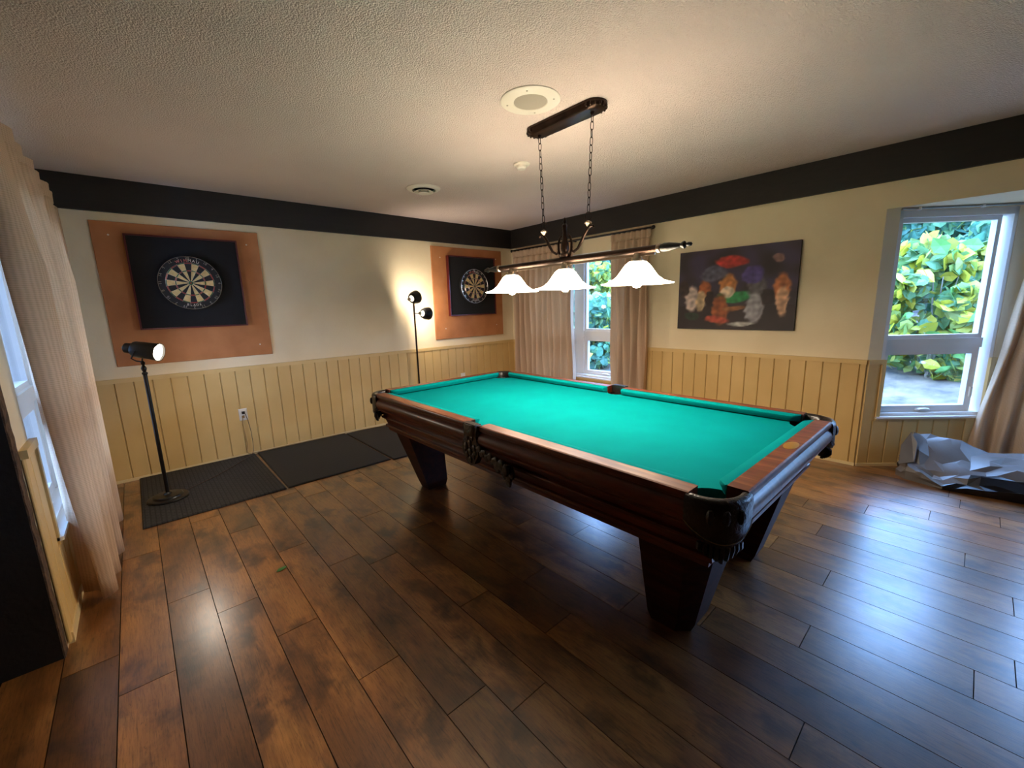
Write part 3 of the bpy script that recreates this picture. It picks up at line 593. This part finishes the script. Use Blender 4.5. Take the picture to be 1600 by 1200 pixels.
# ------------------------------------------------------------------ billiard light
def pool_light():
    X0, Y0 = -2.24, -2.955
    t = thing('billiard_light', 'three-shade bronze billiard light hanging on chains over the pool table', 'pendant light', (X0, Y0, 1.45))
    Z = lambda z: z-1.45
    def stad(hl, r, z, n=10):
        p = [(r*math.cos(a), hl+r*math.sin(a), z) for a in [PI*i/n for i in range(n+1)]]; return p+[(-x, -y, z) for x, y, z in p]
    MB().loft([stad(.21, .072, Z(HC-.001)), stad(.21, .072, Z(HC-.012)), stad(.21, .066, Z(HC-.018)), stad(.21, .060, Z(HC-.03)), stad(.20, .048, Z(HC-.04))]).build('canopy', 'bronze', t)
    for e in (-1, 1):
        for a in range(9):
            an = PI*a/8; c = Vector((.066*math.cos(an), e*(.21+.066*math.sin(an)), Z(HC-.022))); MB().ball(c, .009, 6, 4, (1, 1, 1.4)).build('bead', 'bronze', t)
    lm = MB(); pts = [(.0085*math.cos(a)*1.0, 0, .0145*math.sin(a)+(.008 if math.sin(a) > 0 else -.008)) for a in [2*PI*i/14 for i in range(14)]]; lm.tube(pts, .0022, 6, True); link = lm.mesh('chain_link', 'bronze')
    for e in (-1, 1):
        MB().lathe([(.012, Z(HC-.038)), (.01, Z(HC-.05)), (.004, Z(HC-.056))], 10, Matrix.Translation((0, e*.2, 0))).build('hook_boss', 'bronze', t)
        z = Z(HC-.068); k = 0; yb = e*.2
        while z > Z(1.885):
            f = (Z(HC-.068)-z)/.5; inst('chain_link', link, t, (0, e*(.2-.025*f), z), (0, 0, (k % 2)*PI/2+.3*math.sin(k)), (1, 1, 1)); z -= .0385; k += 1
        yy = e*.175
        MB().tube([(0, yy+.022*math.cos(a), Z(1.868)+.022*math.sin(a)) for a in [2*PI*i/20 for i in range(20)]], .003, 6, True).build('ring', 'bronze', t)
        MB().lathe([(.003, Z(1.846)), (.018, Z(1.838)), (.022, Z(1.83)), (.014, Z(1.822)), (.006, Z(1.81))], 14, Matrix.Translation((0, yy, 0))).build('loop_cap', 'nickel', t)
        sc = [(0, e*q[0], Z(q[1])) for q in [(.215, 1.80), (.21, 1.812), (.195, 1.815), (.175, 1.805), (.15, 1.775), (.125, 1.735), (.10, 1.70), (.07, 1.685), (.055, 1.69), (.05, 1.705), (.058, 1.715)]]
        MB().tube(sc, [.005, .007, .008, .009, .009, .009, .008, .008, .007, .006, .004], 8).build('scroll_arm', 'bronze', t)
        MB().tube([(0, e*y, Z(z)) for y, z in [(.035, 1.66), (.05, 1.70), (.052, 1.74), (.042, 1.775), (.03, 1.79), (.022, 1.775)]], [.007, .007, .007, .006, .005, .004], 8).build('scroll', 'bronze', t)
    MB().lathe([(.03, Z(1.66)), (.034, Z(1.675)), (.02, Z(1.69)), (.026, Z(1.71)), (.024, Z(1.74)), (.016, Z(1.76)), (.012, Z(1.80)), (.015, Z(1.835)), (.017, Z(1.845)), (.008, Z(1.855)), (.011, Z(1.868)), (.008, Z(1.882)), (.001, Z(1.89))], 14).build('centre_finial', 'bronze', t)
    zb = Z(1.642)
    MB().tube([(0, -.62, zb), (0, .62, zb)], .0185, 16).build('bar', 'bronze', t)
    MB().box(-.004, .004, -.6, .6, Z(1.612), Z(1.626)).build('bar_reflection_strip', 'nickel', t, smooth=0)  # light strip stands for the lit shades reflected under the bar
    for e in (-1, 1):
        Mx = Matrix.Translation((0, e*.62, zb)) @ Matrix.Rotation(-e*PI/2, 4, 'X')
        MB().lathe([(.0185, -.01), (.023, -.005), (.023, .008), (.019, .012)], 16, Mx).build('collar', 'nickel', t)
        MB().lathe([(.018, .012), (.022, .03), (.021, .055), (.014, .095), (.010, .115), (.018, .128), (.018, .134), (.007, .142), (.011, .155), (.009, .166), (.001, .172)], 16, Mx).build('finial', 'blackmetal', t)
    rp = [(.033, 1.588), (.045, 1.586), (.062, 1.572), (.082, 1.545), (.105, 1.513), (.135, 1.49), (.165, 1.479), (.187, 1.475)]
    prof = [(r, Z(z)) for r, z in rp]; inner = [(r-.002, Z(z)-.004) for r, z in rp][::-1]
    for y in (.49, 0, -.50):
        Q = Matrix.Translation((0, y, 0))
        gs = MB().lathe(prof+inner, 40, Q, False, False).build('glass_shade', 'shade', t)
        MB().lathe([(.017, Z(1.628)), (.021, Z(1.622)), (.021, Z(1.614)), (.026, Z(1.606)), (.026, Z(1.598)), (.034, Z(1.594)), (.034, Z(1.586)), (.028, Z(1.58))], 20, Q).build('socket', 'nickel', gs)
        MB().lathe([(.001, Z(1.452)), (.016, Z(1.455)), (.026, Z(1.468)), (.0285, Z(1.485)), (.024, Z(1.51)), (.014, Z(1.535)), (.013, Z(1.58))], 20, Q).build('bulb', 'poolbulb', gs)
pool_light()

# ------------------------------------------------------------------ floor lamps
def lamp_spot():
    t = thing('spot_floor_lamp', 'black floor lamp with a single lit spot head on the tiled rubber mat', 'floor lamp', (-4.245, -.72, .0135))
    MB().lathe([(.128, 0), (.130, .006), (.124, .014), (.095, .018), (.092, .026), (.085, .032), (.03, .036), (.022, .046), (.014, .05)], 40).build('base', 'blackmetal', t)
    MB().tube([(0, 0, .04), (0, 0, .955)], .0125, 12).build('pole', 'blackmetal', t)
    MB().lathe([(.0125, .95), (.017, .956), (.017, .966), (.009, .972), (.014, .985), (.017, .998), (.012, 1.01), (.007, 1.018), (.012, 1.03), (.013, 1.04), (.006, 1.05)], 14).build('swivel', 'blackmetal', t)
    d = Vector((.82, -.55, -.20)).normalized(); c = Vector((.02, 0, 1.125)); Mx = axisM(c, d)
    for e in (-1, 1):
        s = Mx.to_3x3() @ Vector((0, 1, 0)); s = d.cross(Vector((0, 0, 1))).normalized()*e*.058
        MB().tube([(0, 0, 1.045), Vector((0, 0, 1.05))+s*.5-d*.02, Vector((0, 0, 1.07))+s-d*.03, c+s-d*.02], .005, 6).build('yoke', 'blackmetal', t)
    MB().lathe([(.001, -.125), (.026, -.124), (.036, -.115), (.038, -.085), (.036, -.07), (.052, -.065), (.057, -.055), (.062, .09), (.066, .092), (.066, .098), (.060, .098), (.055, -.04), (.001, -.042)], 28, Mx).build('head', 'blackmetal', t)
    MB().lathe([(.060, .084), (.04, .094), (.001, .098)], 24, Mx).build('reflector_bulb', 'spotdisc', t)
    light('spot_bulb_light', Mx @ Vector((0, 0, .125)), LAMP1_W, .04, t)
lamp_spot()
def lamp_twin():
    t = thing('twin_floor_lamp', 'dark floor lamp with two bell heads beside the corner dartboard', 'floor lamp', (-1.82, -.31, .0135))
    MB().lathe([(.12, 0), (.122, .008), (.11, .016), (.04, .022), (.02, .03), (.012, .04)], 36).build('base', 'blackmetal', t)
    MB().tube([(0, 0, .03), (0, 0, 1.50)], .0105, 12).build('pole', 'bronze', t)
    MB().lathe([(.0105, 1.498), (.013, 1.505), (.008, 1.515), (.001, 1.52)], 12).build('pole_cap', 'bronze', t)
    for c, d, z in ((Vector((-.045, -.03, 1.475)), Vector((.92, .36, .20)), 1.47), (Vector((.095, -.01, 1.305)), Vector((.96, .24, -.05)), 1.31)):
        d.normalize(); Mx = axisM(c, d)
        MB().tube([(0, 0, z), c-d*.03], .005, 8).build('arm', 'bronze', t)
        bs = MB().lathe([(.036, .008), (.056, .018), (.070, .05), (.075, .10), (.073, .10), (.068, .05), (.054, .020), (.034, .010)], 28, Mx, False, False).build('bell_shade', 'blackmetal', t)
        MB().lathe([(.0125, -.045), (.018, -.042), (.02, -.03), (.014, -.026)], 16, Mx).build('socket', 'nickel', bs)
        MB().lathe([(.016, -.026), (.022, -.012), (.034, .006), (.036, .010)], 24, Mx, True, False).build('vented_neck', 'neck', bs)
        MB().lathe([(.010, -.02), (.016, .01), (.024, .035), (.024, .05), (.014, .062), (.001, .065)], 16, Mx).build('bulb', 'bulb', bs)
        light('twin_bulb_light', Mx @ Vector((0, 0, .095)), LAMP2_W, .025, t)
lamp_twin()

# mats
def rmat(cx, cy, w, h, rot, mat, label, z=0.0005, t=.012):
    m = MB(); r = [(-1, -1), (1, -1), (1, 1), (-1, 1)]
    m.loft([[(x*w/2, y*h/2, 0) for x, y in r], [(x*w/2, y*h/2, t*.5) for x, y in r], [(x*(w/2-.008), y*(h/2-.008), t) for x, y in r]])
    o = m.build('rubber_mat', mat, None, (cx, cy, z), smooth=0); o.rotation_euler = (0, 0, rot); tag(o, label, 'mat')
rmat(-3.972, -.600, .865, 1.155, 0, 'mat_b', 'black tiled rubber floor mat under the spot lamp')
rmat(-3.085, -.600, .87, 1.15, -.008, 'mat_p', 'smooth black rubber floor mat between the tiled mat and pool table')
rmat(-2.215, -.625, .845, 1.16, 0, 'mat_p', 'black rubber floor mat behind the pool table corner')

# lamp cords
cz = MB(); cz.tube([(-3.585, -.040, .435), (-3.575, -.055, .425), (-3.560, -.056, .36), (-3.548, -.056, .25), (-3.546, -.058, .14), (-3.552, -.062, .05), (-3.57, -.085, .019), (-3.65, -.17, .0165), (-3.78, -.33, .0165), (-3.92, -.48, .0165), (-4.05, -.585, .0165), (-4.14, -.66, .020)], .003, 6)
co = thing('lamp_cord', 'dark cord with plug running from outlet to the spot lamp', 'cord', (0, 0, 0)); cz.build('cable', 'cable', co)
MB().box(-.012, .012, -.022, 0, -.012, .012, Matrix.Translation((-3.585, -.0226, .435))).build('plug', 'blackmetal', co, smooth=0)
cz = MB(); cz.tube([(-3.59, -.038, .395), (-3.598, -.046, .385), (-3.603, -.034, .31), (-3.594, -.028, .20), (-3.588, -.028, .12), (-3.600, -.029, .05), (-3.590, -.029, .022), (-3.55, -.029, .0165), (-3.3, -.029, .0165), (-2.8, -.032, .0165), (-2.3, -.07, .0165), (-2.02, -.15, .0165), (-1.905, -.235, .022)], .003, 6)
co = thing('lamp_cord', 'tan cord hanging from outlet toward the twin-head lamp', 'cord', (0, 0, 0)); cz.build('cable', 'tancable', co)
MB().box(-.010, .010, -.02, 0, -.010, .010, Matrix.Translation((-3.59, -.0226, .395))).build('plug', 'tancable', co, smooth=0)

# ------------------------------------------------------------------ pool table
def pool_table():
    x0, x1, y0, y1 = -2.998, -1.600, -4.271, -1.619; cx, cy = (x0+x1)/2, (y0+y1)/2; HX, HY = (x1-x0)/2, (y1-y0)/2
    t = thing('pool_table', 'mahogany pool table with green cloth and black leather pockets', 'pool table', (cx, cy, 0.0005))
    T = .76
    # slate bed with pocket cut-outs
    bx, by = HX-.085, HY-.085; r = .105; rs = .062; pts = []
    def arc(c, r, a0, a1, n=8): return [(c[0]+r*math.cos(a0+(a1-a0)*i/n), c[1]+r*math.sin(a0+(a1-a0)*i/n)) for i in range(n+1)]
    q = .012
    pts += arc((bx-q, by-q), r, 0, -PI, 1)[:0]
    def cor(sx, sy):  # concave corner
        c = (sx*(bx-.005), sy*(by-.005)); a = math.atan2(-sy, -sx); return c, a
    out = []
    order = [(1, -1), (1, 1), (-1, 1), (-1, -1)]
    for sx, sy in order:
        c, a = cor(sx, sy); ar = arc(c, r, a-PI/4, a+PI/4, 6)
        # walk counter-clockwise: arrive along one side, leave along next
        ar = ar if (sx*sy > 0) else ar
        seq = ar[::-1]
        out.append(seq)
    poly = []
    side = {(1, 1): None}
    poly += out[0]; poly += [(bx, -rs)] + arc((bx+.03, 0), rs, -PI*.6, -PI*1.4, 6) + [(bx, rs)]
    poly += out[1]; poly += out[2]
    poly += [(-bx, rs)] + arc((-bx-.03, 0), rs, PI*.4, -PI*.4, 6) + [(-bx, -rs)]
    poly += out[3]
    MB().prism(poly, .665, .715, Matrix()).build('cloth_bed', 'cloth', t, smooth=0)
    # rails: profile (inset from outer face, z)
    prof = [(.010, T), (.074, T), (.074, .69), (.074, .634), (.03, .634), (.012, .636), (.010, .646), (.001, .655), (-.006, .670), (-.008, .685), (-.004, .702), (.006, .716), (.012, .722), (.012, .728), (.003, .733), (.001, .738), (.001, .750), (.004, .757)]
    cush = [(.0745, .7585), (.085, .759), (.112, .756), (.118, .751), (.118, .742), (.105, .722), (.0745, .7155)]
    def rail(side, a, b, ea, eb, nm):
        # side: 'L','R' run along y ; 'N','F' run along x ; a<b local limits
        def P(i, s, z):
            return {'L': (-HX+i, s, z), 'R': (HX-i, s, z), 'N': (s, -HY+i, z), 'F': (s, HY-i, z)}[side]
        m = MB(); m.loft([[P(i, s, z) for i, z in prof] for s in (a, b)])
        o = m.build('rail', ['railtop', 'mahog'], t, smooth=25)
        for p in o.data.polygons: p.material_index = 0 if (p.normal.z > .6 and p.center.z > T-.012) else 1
        m = MB(); rings = []
        L = b-a
        for s, e, sg in ((a, ea, 1), (b, eb, -1)):
            seq = []
            for kk in ((0, .35, .75, 1.0) if sg > 0 else (1.0, .75, .35, 0)):
                # rounded nose end: each ring gets a different retreat of the nose
                ring = []
                for i, z in cush:
                    f = max(0, (i-.0745)/.0435); back = e*(f**1.0)
                    ii = i if kk >= 1 else .0745+(i-.0745)*min(1, (kk+.05)**.5)
                    ring.append(P(ii, s+sg*(e*(.15+.85*kk)), z))
                seq.append(ring)
            rings += seq
        m.loft(rings); m.build('cushion', 'cloth', t, smooth=40)
    gc, gs = .142, .062
    for sd, H_ in (('L', HY), ('R', HY)):
        rail(sd, -H_+gc, -gs, .05, .018, ''); rail(sd, gs, H_-gc, .018, .05, '')
    for sd in 'NF': rail(sd, -HX+gc, HX-gc, .05, .05, '')
    # cabinet with mouldings
    rg = [(.05, .640), (.05, .618), (.062, .612), (.078, .575), (.066, .570), (.064, .562), (.068, .554), (.085, .549), (.098, .508), (.086, .503), (.084, .492), (.088, .484), (.10, .478), (.104, .455)]
    MB().loft([[(sx*(HX-i), sy*(HY-i), z) for sx, sy in ((-1, -1), (1, -1), (1, 1), (-1, 1))] for i, z in rg]).build('cabinet', 'mahog', t, smooth=0)
    # legs: tapered with clipped outer corner
    def leg(sx, sy):
        def ring(xo, xi, yo, yi, z, c):
            p = [(xi, yi), (xo, yi), (xo, yo+c), (xo-c, yo), (xi, yo)]  # xo outer (bigger)
            p = [(xi, yi), (xo, yi), (xo, yo-c), (xo-c, yo), (xi, yo)]
            return [(sx*x, sy*y, z) for x, y in p]
        m = MB(); m.loft([ring(HX-.115, HX-.40, HY-.115, HY-.385, .455, .075), ring(HX-.235, HX-.415, HY-.215, HY-.40, .045, .055), ring(HX-.25, HX-.405, HY-.235, HY-.39, .0, .05)])
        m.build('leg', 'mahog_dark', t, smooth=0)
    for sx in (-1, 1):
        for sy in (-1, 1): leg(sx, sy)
    # corner pockets
    for sx in (-1, 1):
        for sy in (-1, 1):
            c = Vector((sx*(HX-.13), sy*(HY-.13), 0)); a0 = math.atan2(sy, sx); n = 14; rings = []
            def P(r, a, z): return (c.x+r*math.cos(a), c.y+r*math.sin(a), z)
            for i in range(n+1):
                f = -1+2*i/n; a = a0+f*PI*.30; sw = math.cos(f*PI/2)
                rb = 1+.06*(1-abs(f)); bot = .655-.06*sw
                rings.append([P(r*(1 if r < .103 else rb), a, z) for r, z in ((.102, .70), (.102, .744), (.107, .752), (.116, .756), (.128, .755), (.136, .748), (.139, .735), (.139, bot+.02), (.136, bot), (.126, bot), (.124, .70))])
            p = MB().loft(rings).build('pocket_leather', 'leather', t, smooth=50)
            MB().tube([P(.1405*(1+.06*(1-abs(-1+2*i/n))), a0+(-1+2*i/n)*PI*.29, .664-.055*math.cos((-1+2*i/n)*PI/2)) for i in range(n+1)], .0018, 5).build('stitching', 'stitch', p)
            fr = MB()
            for i in range(9):
                f = -1+2*i/8; a = a0+f*PI*.17; l = .07*(1-.5*abs(f)); pp = Vector(P(.128, a, .60)); fr.tube([pp, pp+Vector((0, 0, -.02)), Vector(P(.12, a+.03, .60-l))], [.009, .011, .008], 6)
            fr.build('fringe', 'leather', p)
            MB().lathe([(.100, .70), (.094, .66), (.07, .60), (.04, .575), (.001, .57)], 20, Matrix.Translation(c), False).build('pocket_cup', 'leather', p)
            for k_ in range(3):
                a = a0+(-1+k_)*.34; MB().ball(P(.147, a, .70), .022, 8, 6, (.6, .6, 1.2)).build('tooled_boss', 'leather', p)
    # side pockets
    for sx in (-1, 1):
        c = Vector((sx*(HX-.02), 0, 0)); p = MB()
        for_r = []
        for i in range(13):
            a = (PI if sx > 0 else 0)+PI/2+PI*i/12; d = Vector((math.cos(a), math.sin(a), 0))
            d = Vector((-d.x, d.y, 0)) if False else d
            for_r.append([(c.x-sx*.0+r*math.cos(a)*.62, r*math.sin(a), z) for r, z in ((.050, .70), (.050, .752), (.058, .762), (.070, .762), (.074, .75), (.072, .70))])
        p.loft(for_r); p = p.build('pocket_leather', 'leather', t, smooth=50)
        MB().lathe([(.048, .715), (.05, .66), (.036, .61), (.001, .60)], 18, Matrix.Translation((sx*(HX-.055), 0, 0)), False).build('pocket_cup', 'leather', p)
        S = Matrix(((0, 0, sx, sx*(HX+.006)), (1, 0, 0, 0), (0, 1, 0, 0), (0, 0, 0, 1)))
        shield = [(-.055, .766), (.055, .766), (.06, .74), (.052, .70), (.062, .665), (.075, .63), (.066, .59), (.05, .575), (.035, .545), (.0, .53), (-.03, .545), (-.05, .575), (-.068, .60), (-.07, .64), (-.058, .67), (-.052, .71), (-.06, .74)]
        MB().prism(shield, -.03, .008, S).build('tooled_shield', 'leather', p, smooth=0)
        bo = MB(); rr = random.Random(4)
        for (u, z, s_) in [(0, .73, .022), (-.02, .69, .016), (.022, .69, .016), (0, .655, .022), (-.035, .635, .02), (.036, .635, .02), (0, .61, .02), (-.03, .59, .018), (.03, .59, .018), (0, .565, .02), (.045, .61, .014), (-.045, .61, .014)]:
            bo.ball(S @ Vector((u, z, .008)), s_, 8, 5, (.45, .8, 1.1))
        bo.build('tooled_leaves', 'leather', p)
        if sx < 0:
            dn = MB()
            for i in range(16):
                f = i/15; u = -.06-.22*f; z = .635-.055*f+.012*math.sin(i*2.1); dn.ball(S @ Vector((u, z, .004)), .018+.010*(f > .6)+.004*math.sin(i*3), 8, 5, (.4, .9, 1.1))
            for (u, z) in [(-.265, .555), (-.28, .535), (-.25, .54), (-.30, .56), (-.275, .51), (-.24, .57), (-.29, .58)]: dn.ball(S @ Vector((u, z, -.02)), .026, 8, 5, (.5, .9, 1.1))
            dn.build('hanging_leather_trim', 'leather', p)
    MB().loft([[(.033+.058*math.cos(2*PI*i/28)*s, -HY+.042+.026*math.sin(2*PI*i/28)*s, z) for i in range(28)] for s, z in ((1, T-.002), (1, T+.0012), (.9, T+.002))]).build('oval_nameplate', 'gold', t)
    dr = MB(); dr.loft([[(x, -.02, .06), (x, .02, .06), (x, .01, .0), (x, -.01, .0)] for x in (0, .0)]) if False else None
pool_table()

# ------------------------------------------------------------------ grey table cover heaped in the bay
def tarp():
    t = thing('table_cover', 'crumpled grey and black vinyl table cover heaped on the floor in the bay', 'table cover', (.15, -4.9, .001)); rnd = random.Random(9)
    # cross sections along y: (x,z) lists, front to back
    secs = [(-4.40, [(-.02, .0), (-.03, .05), (.0, .10), (.03, .12), (.06, .13), (.10, .12), (.13, .08), (.15, .0)]),
            (-4.46, [(-.09, .0), (-.10, .07), (-.05, .13), (.00, .20), (.06, .30), (.13, .32), (.20, .20), (.22, .0)]),
            (-4.55, [(-.11, .0), (-.13, .05), (-.08, .09), (-.03, .13), (.08, .25), (.20, .31), (.30, .18), (.33, .0)]),
            (-4.66, [(-.15, .0), (-.17, .03), (-.12, .06), (-.06, .10), (.06, .20), (.22, .29), (.36, .15), (.40, .0)]),
            (-4.78, [(-.14, .0), (-.16, .05), (-.10, .10), (-.03, .14), (.08, .17), (.24, .25), (.40, .14), (.46, .0)]),
            (-4.92, [(-.11, .0), (-.13, .06), (-.07, .13), (.0, .16), (.12, .18), (.28, .22), (.46, .12), (.52, .0)]),
            (-5.08, [(-.09, .0), (-.11, .07), (-.05, .14), (.02, .18), (.14, .19), (.30, .22), (.46, .14), (.54, .0)]),
            (-5.30, [(-.12, .0), (-.13, .06), (-.06, .12), (.02, .17), (.12, .2), (.30, .20), (.46, .13), (.54, .0)]),
            (-5.55, [(-.06, .0), (-.07, .05), (-.02, .09), (.05, .12), (.12, .14), (.28, .15), (.40, .10), (.48, .0)]),
            (-5.72, [(.05, .0), (.05, .02), (.08, .04), (.12, .05), (.18, .06), (.24, .05), (.30, .04), (.34, .0)])]
    grid = [[Vector((x-.15, y+4.9, z)) for x, z in L] for y, L in secs]
    def half(g):   # midpoint refinement with folds pushed off the plane
        out = []
        for a, row in enumerate(g):
            nr = []
            for b, p in enumerate(row):
                nr.append(p)
                if b < len(row)-1: q = (p+row[b+1])/2; k = min(1, q.z/.06); nr.append(q+Vector((rnd.uniform(-.022, .010), rnd.uniform(-.02, .02), rnd.uniform(-.016, .020)))*k)
            out.append(nr)
        res = []
        for a, row in enumerate(out):
            res.append(row)
            if a < len(out)-1: res.append([((p+q)/2+Vector((rnd.uniform(-.025, .012), rnd.uniform(-.02, .02), rnd.uniform(-.022, .022)))*min(1, (p.z+q.z)/.12)) for p, q in zip(row, out[a+1])])
        return res
    grid = half(grid)
    for row in grid:
        for p in row: p.z = max(p.z, 0.)
    nb = len(grid[0])
    def part(nm, mat, test):
        m = MB()
        for a in range(len(grid)-1):
            for b in range(nb-1):
                if not test(a, b): continue
                q = [grid[a][b], grid[a][b+1], grid[a+1][b+1], grid[a+1][b]]
                m.add(q, [(0, 1, 2), (0, 2, 3)] if rnd.random() < .5 else [(0, 1, 3), (1, 2, 3)])
        o = m.build(nm, mat, t, smooth=0); bb = bmesh.new(); bb.from_mesh(o.data); bmesh.ops.remove_doubles(bb, verts=bb.verts, dist=1e-5); bb.to_mesh(o.data); bb.free()
        o.data.polygons.foreach_set('use_smooth', [True]*len(o.data.polygons)); o.data.set_sharp_from_angle(angle=math.radians(16))
    blk = lambda a, b: a >= 6 and b < (3 if a < 8 else 5)
    part('grey_cover', 'tarp', lambda a, b: not blk(a, b)); part('black_lining', 'tarp_black', blk)
    fl_ = MB(); pts = [(-.10, -4.42, .11), (-.02, -4.415, .24), (.05, -4.455, .335), (.0, -4.50, .27), (-.075, -4.50, .14)]
    c0 = [Vector(p)-Vector((.15, -4.9, 0)) for p in pts]
    fl_.loft([c0, [p+Vector((-.004, .004, .004)) for p in c0]]); fl_.build('folded_flap', 'tarp', t, smooth=0)
tarp()

# fallen leaf
lf = MB(); lf.add([(-.03, 0, .002), (-.01, .014, .006), (.02, .012, .004), (.035, 0, .003), (.015, -.012, .005), (-.012, -.012, .003), (0, 0, .010)], [(0, 5, 6), (5, 4, 6), (4, 3, 6), (3, 2, 6), (2, 1, 6), (1, 0, 6)])
lf = lf.build('fallen_leaf', 'leafgreen', None, (-3.853, -2.312, .0005)); lf.rotation_euler = (0, 0, .3); tag(lf, 'small green leaf lying on the plank floor', 'leaf')

# ------------------------------------------------------------------ outdoors
def gz(x, y): return -.32 + max(0, x-1.2)*.20 + .05*noise.noise(Vector((x*.8, y*.8, 0)))
gm = MB(); NX, NY = 60, 70; gx = [.16+(14-.16)*i/NX for i in range(NX+1)]; gy = [-14+26*j/NY for j in range(NY+1)]
gm.add([(x, y, gz(x, y)+.06*abs(noise.noise(Vector((x*3, y*3, 5))))) for x in gx for y in gy], [(i*(NY+1)+j, (i+1)*(NY+1)+j, (i+1)*(NY+1)+j+1, i*(NY+1)+j+1) for i in range(NX) for j in range(NY)])
g = gm.build('ground', 'soil'); tag(g, 'leaf-littered ground rising outside the windows', 'ground', kind='structure')
g2 = MB().box(-16, XC-.21, YP+.16, 12, -.4, -.33).build('ground_side', 'soil'); tag(g2, 'leaf-littered ground outside the left window', 'ground', kind='structure')
def leafpts(c, s, rnd):
    n = Vector((rnd.gauss(0, 1), rnd.gauss(0, 1), rnd.gauss(0, .7)+.5)).normalized(); u = n.orthogonal().normalized(); u = (Matrix.Rotation(rnd.uniform(0, 6.28), 3, n) @ u); w = n.cross(u); l = s; b = s*rnd.uniform(.32, .48)
    return [c-u*l*.5, c-u*l*.15+w*b, c+u*l*.2+w*b*.8, c+u*l*.55, c+u*l*.2-w*b*.8, c-u*l*.15-w*b, c+n*s*.10]
LF = [(0, 1, 6), (1, 2, 6), (2, 3, 6), (3, 4, 6), (4, 5, 6), (5, 0, 6)]
def shrub(name, label, cat, x, y, r, h, n, ls, mat, seed, z0=.25, group=None, trunk=.03, singles=0, tw=4):
    rnd = random.Random(seed); zg = gz(x, y) if x > 0 else -.33; t = thing(name, label, cat, (x, y, zg), group=group); m = MB(); cl = []
    for _ in range(18+int(r*10)):
        cr = rnd.uniform(.25, .42)*r; a = rnd.uniform(0, 2*PI); q = (r-cr)*math.sqrt(rnd.random()); cl.append((Vector((q*math.cos(a), q*math.sin(a), z0+(h-z0)*rnd.random())), cr))
    for i in range(n):
        c, cr = rnd.choice(cl); d = Vector((rnd.gauss(0, 1), rnd.gauss(0, 1), rnd.gauss(0, .8))).normalized()*cr*rnd.random()**.4; p = c+d; p.z = max(p.z, .05); m.add(leafpts(p, ls*rnd.uniform(.6, 1.3), rnd), LF)
    o = m.build('foliage', mat, t, smooth=0); o['kind'] = 'stuff'
    for i in range(tw):
        a = rnd.uniform(0, 6.28); e = Vector((math.cos(a)*r*.4, math.sin(a)*r*.4, h*.8)); MB().tube([Vector((.03*math.cos(a), .03*math.sin(a), -.05)), e*.4+Vector((0, 0, h*.1)), e], [trunk, trunk*.7, trunk*.3], 7).build('stem', 'bark', t)
    if singles:
        me = []
        for ml in ('leafL', 'leafL2'): q = MB(); q.add(leafpts(Vector((0, 0, 0)), 1., random.Random(3)), LF); me.append(q.mesh('leaf', ml, smooth=0))
        for i in range(singles):
            c, cr = rnd.choice(cl); d = Vector((-abs(rnd.gauss(0, 1)), rnd.gauss(0, 1), rnd.gauss(0, .8))).normalized()*cr*1.05; s = ls*rnd.uniform(.9, 1.6)
            inst('leaf', me[rnd.random() < .45], t, c+d, (rnd.uniform(-1, 1), rnd.uniform(-1, 1), rnd.uniform(0, 6.28)), (s, s, s))
    return t
SH = [(3.9, -4.3, .78, 1.7, 'leafA', 90), (3.9, -2.42, .78, 1.8, 'leafA', 60), (5.85, -3.14, .85, 1.9, 'leafB', 0), (5.85, -7.10, .85, 1.9, 'leafB', 0), (3.9, -6.1, .72, 1.6, 'leafA', 0), (3.0, .83, .75, 1.7, 'leafB', 40), (4.92, 2.2, .85, 1.8, 'leafA', 0), (4.92, .22, .85, 1.9, 'leafB', 0), (3.2, -.76, .55, 1.6, 'leafB', 0), (5.0, 4.3, .9, 1.9, 'leafB', 0), (.65, -8.9, 1.0, 2.4, 'leafB', 0)]
LB = ['leafy yellow-green shrub right outside the bay window', 'yellow-green shrub at the side of the bay window view', 'tall blue-green shrub rising behind the bay window leaves', 'blue-green shrub beyond the bay front window', 'low yellow-green shrub outside the bay front window',
      'blue-green shrub close outside the corner window', 'yellow-green shrub farther outside the corner window', 'tall blue-green shrub behind the corner window shrubs', 'blue-green shrub between the corner window and the bay', 'tall blue-green shrub at the edge of the corner window view', 'unseen blue-green shrub added to block sky from the end window of the bay']  # last shrub is unseen, added to keep sky out of the bay glass reflection
for i, (x, y, r, h, mt, sg) in enumerate(SH): shrub('shrub', LB[i], 'shrub', x, y, r, h, 2600, .17, mt, 40+i, .15, 'shrubs outside the windows', .02, sg)
def tree(x, y, r, h, seed, label, tr):
    t = shrub('tree', label, 'tree', x, y, r, h, 5200, .26, 'leafB', seed, .3, 'trees behind the shrubs', .05, 0, 3)
    MB().tube([(0, 0, -.1), (.05, .02, h*.4), (.02, -.03, h*.9)], [tr, tr*.85, tr*.4], 12).build('trunk', 'bark', t)
for i, (x, y, r, h, tr, lb) in enumerate([(5.85, -5.12, .8, 2.3, .13, 'grey-trunked tree in the bay window view'), (8.5, -4.0, 1.38, 2.2, .16, 'broad tree far behind the bay shrubs'), (8.5, -7.2, 1.38, 2.2, .16, 'broad tree beyond the bay front window'), (8.5, -.8, 1.38, 2.2, .16, 'broad tree between bay and corner window views'), (8.5, 2.4, 1.38, 2.3, .16, 'broad tree far behind the corner window shrubs'), (8.5, 5.6, 1.38, 2.4, .16, 'broad tree at the far edge of the corner window view')]): tree(x, y, r, h, 70+i, lb, tr)
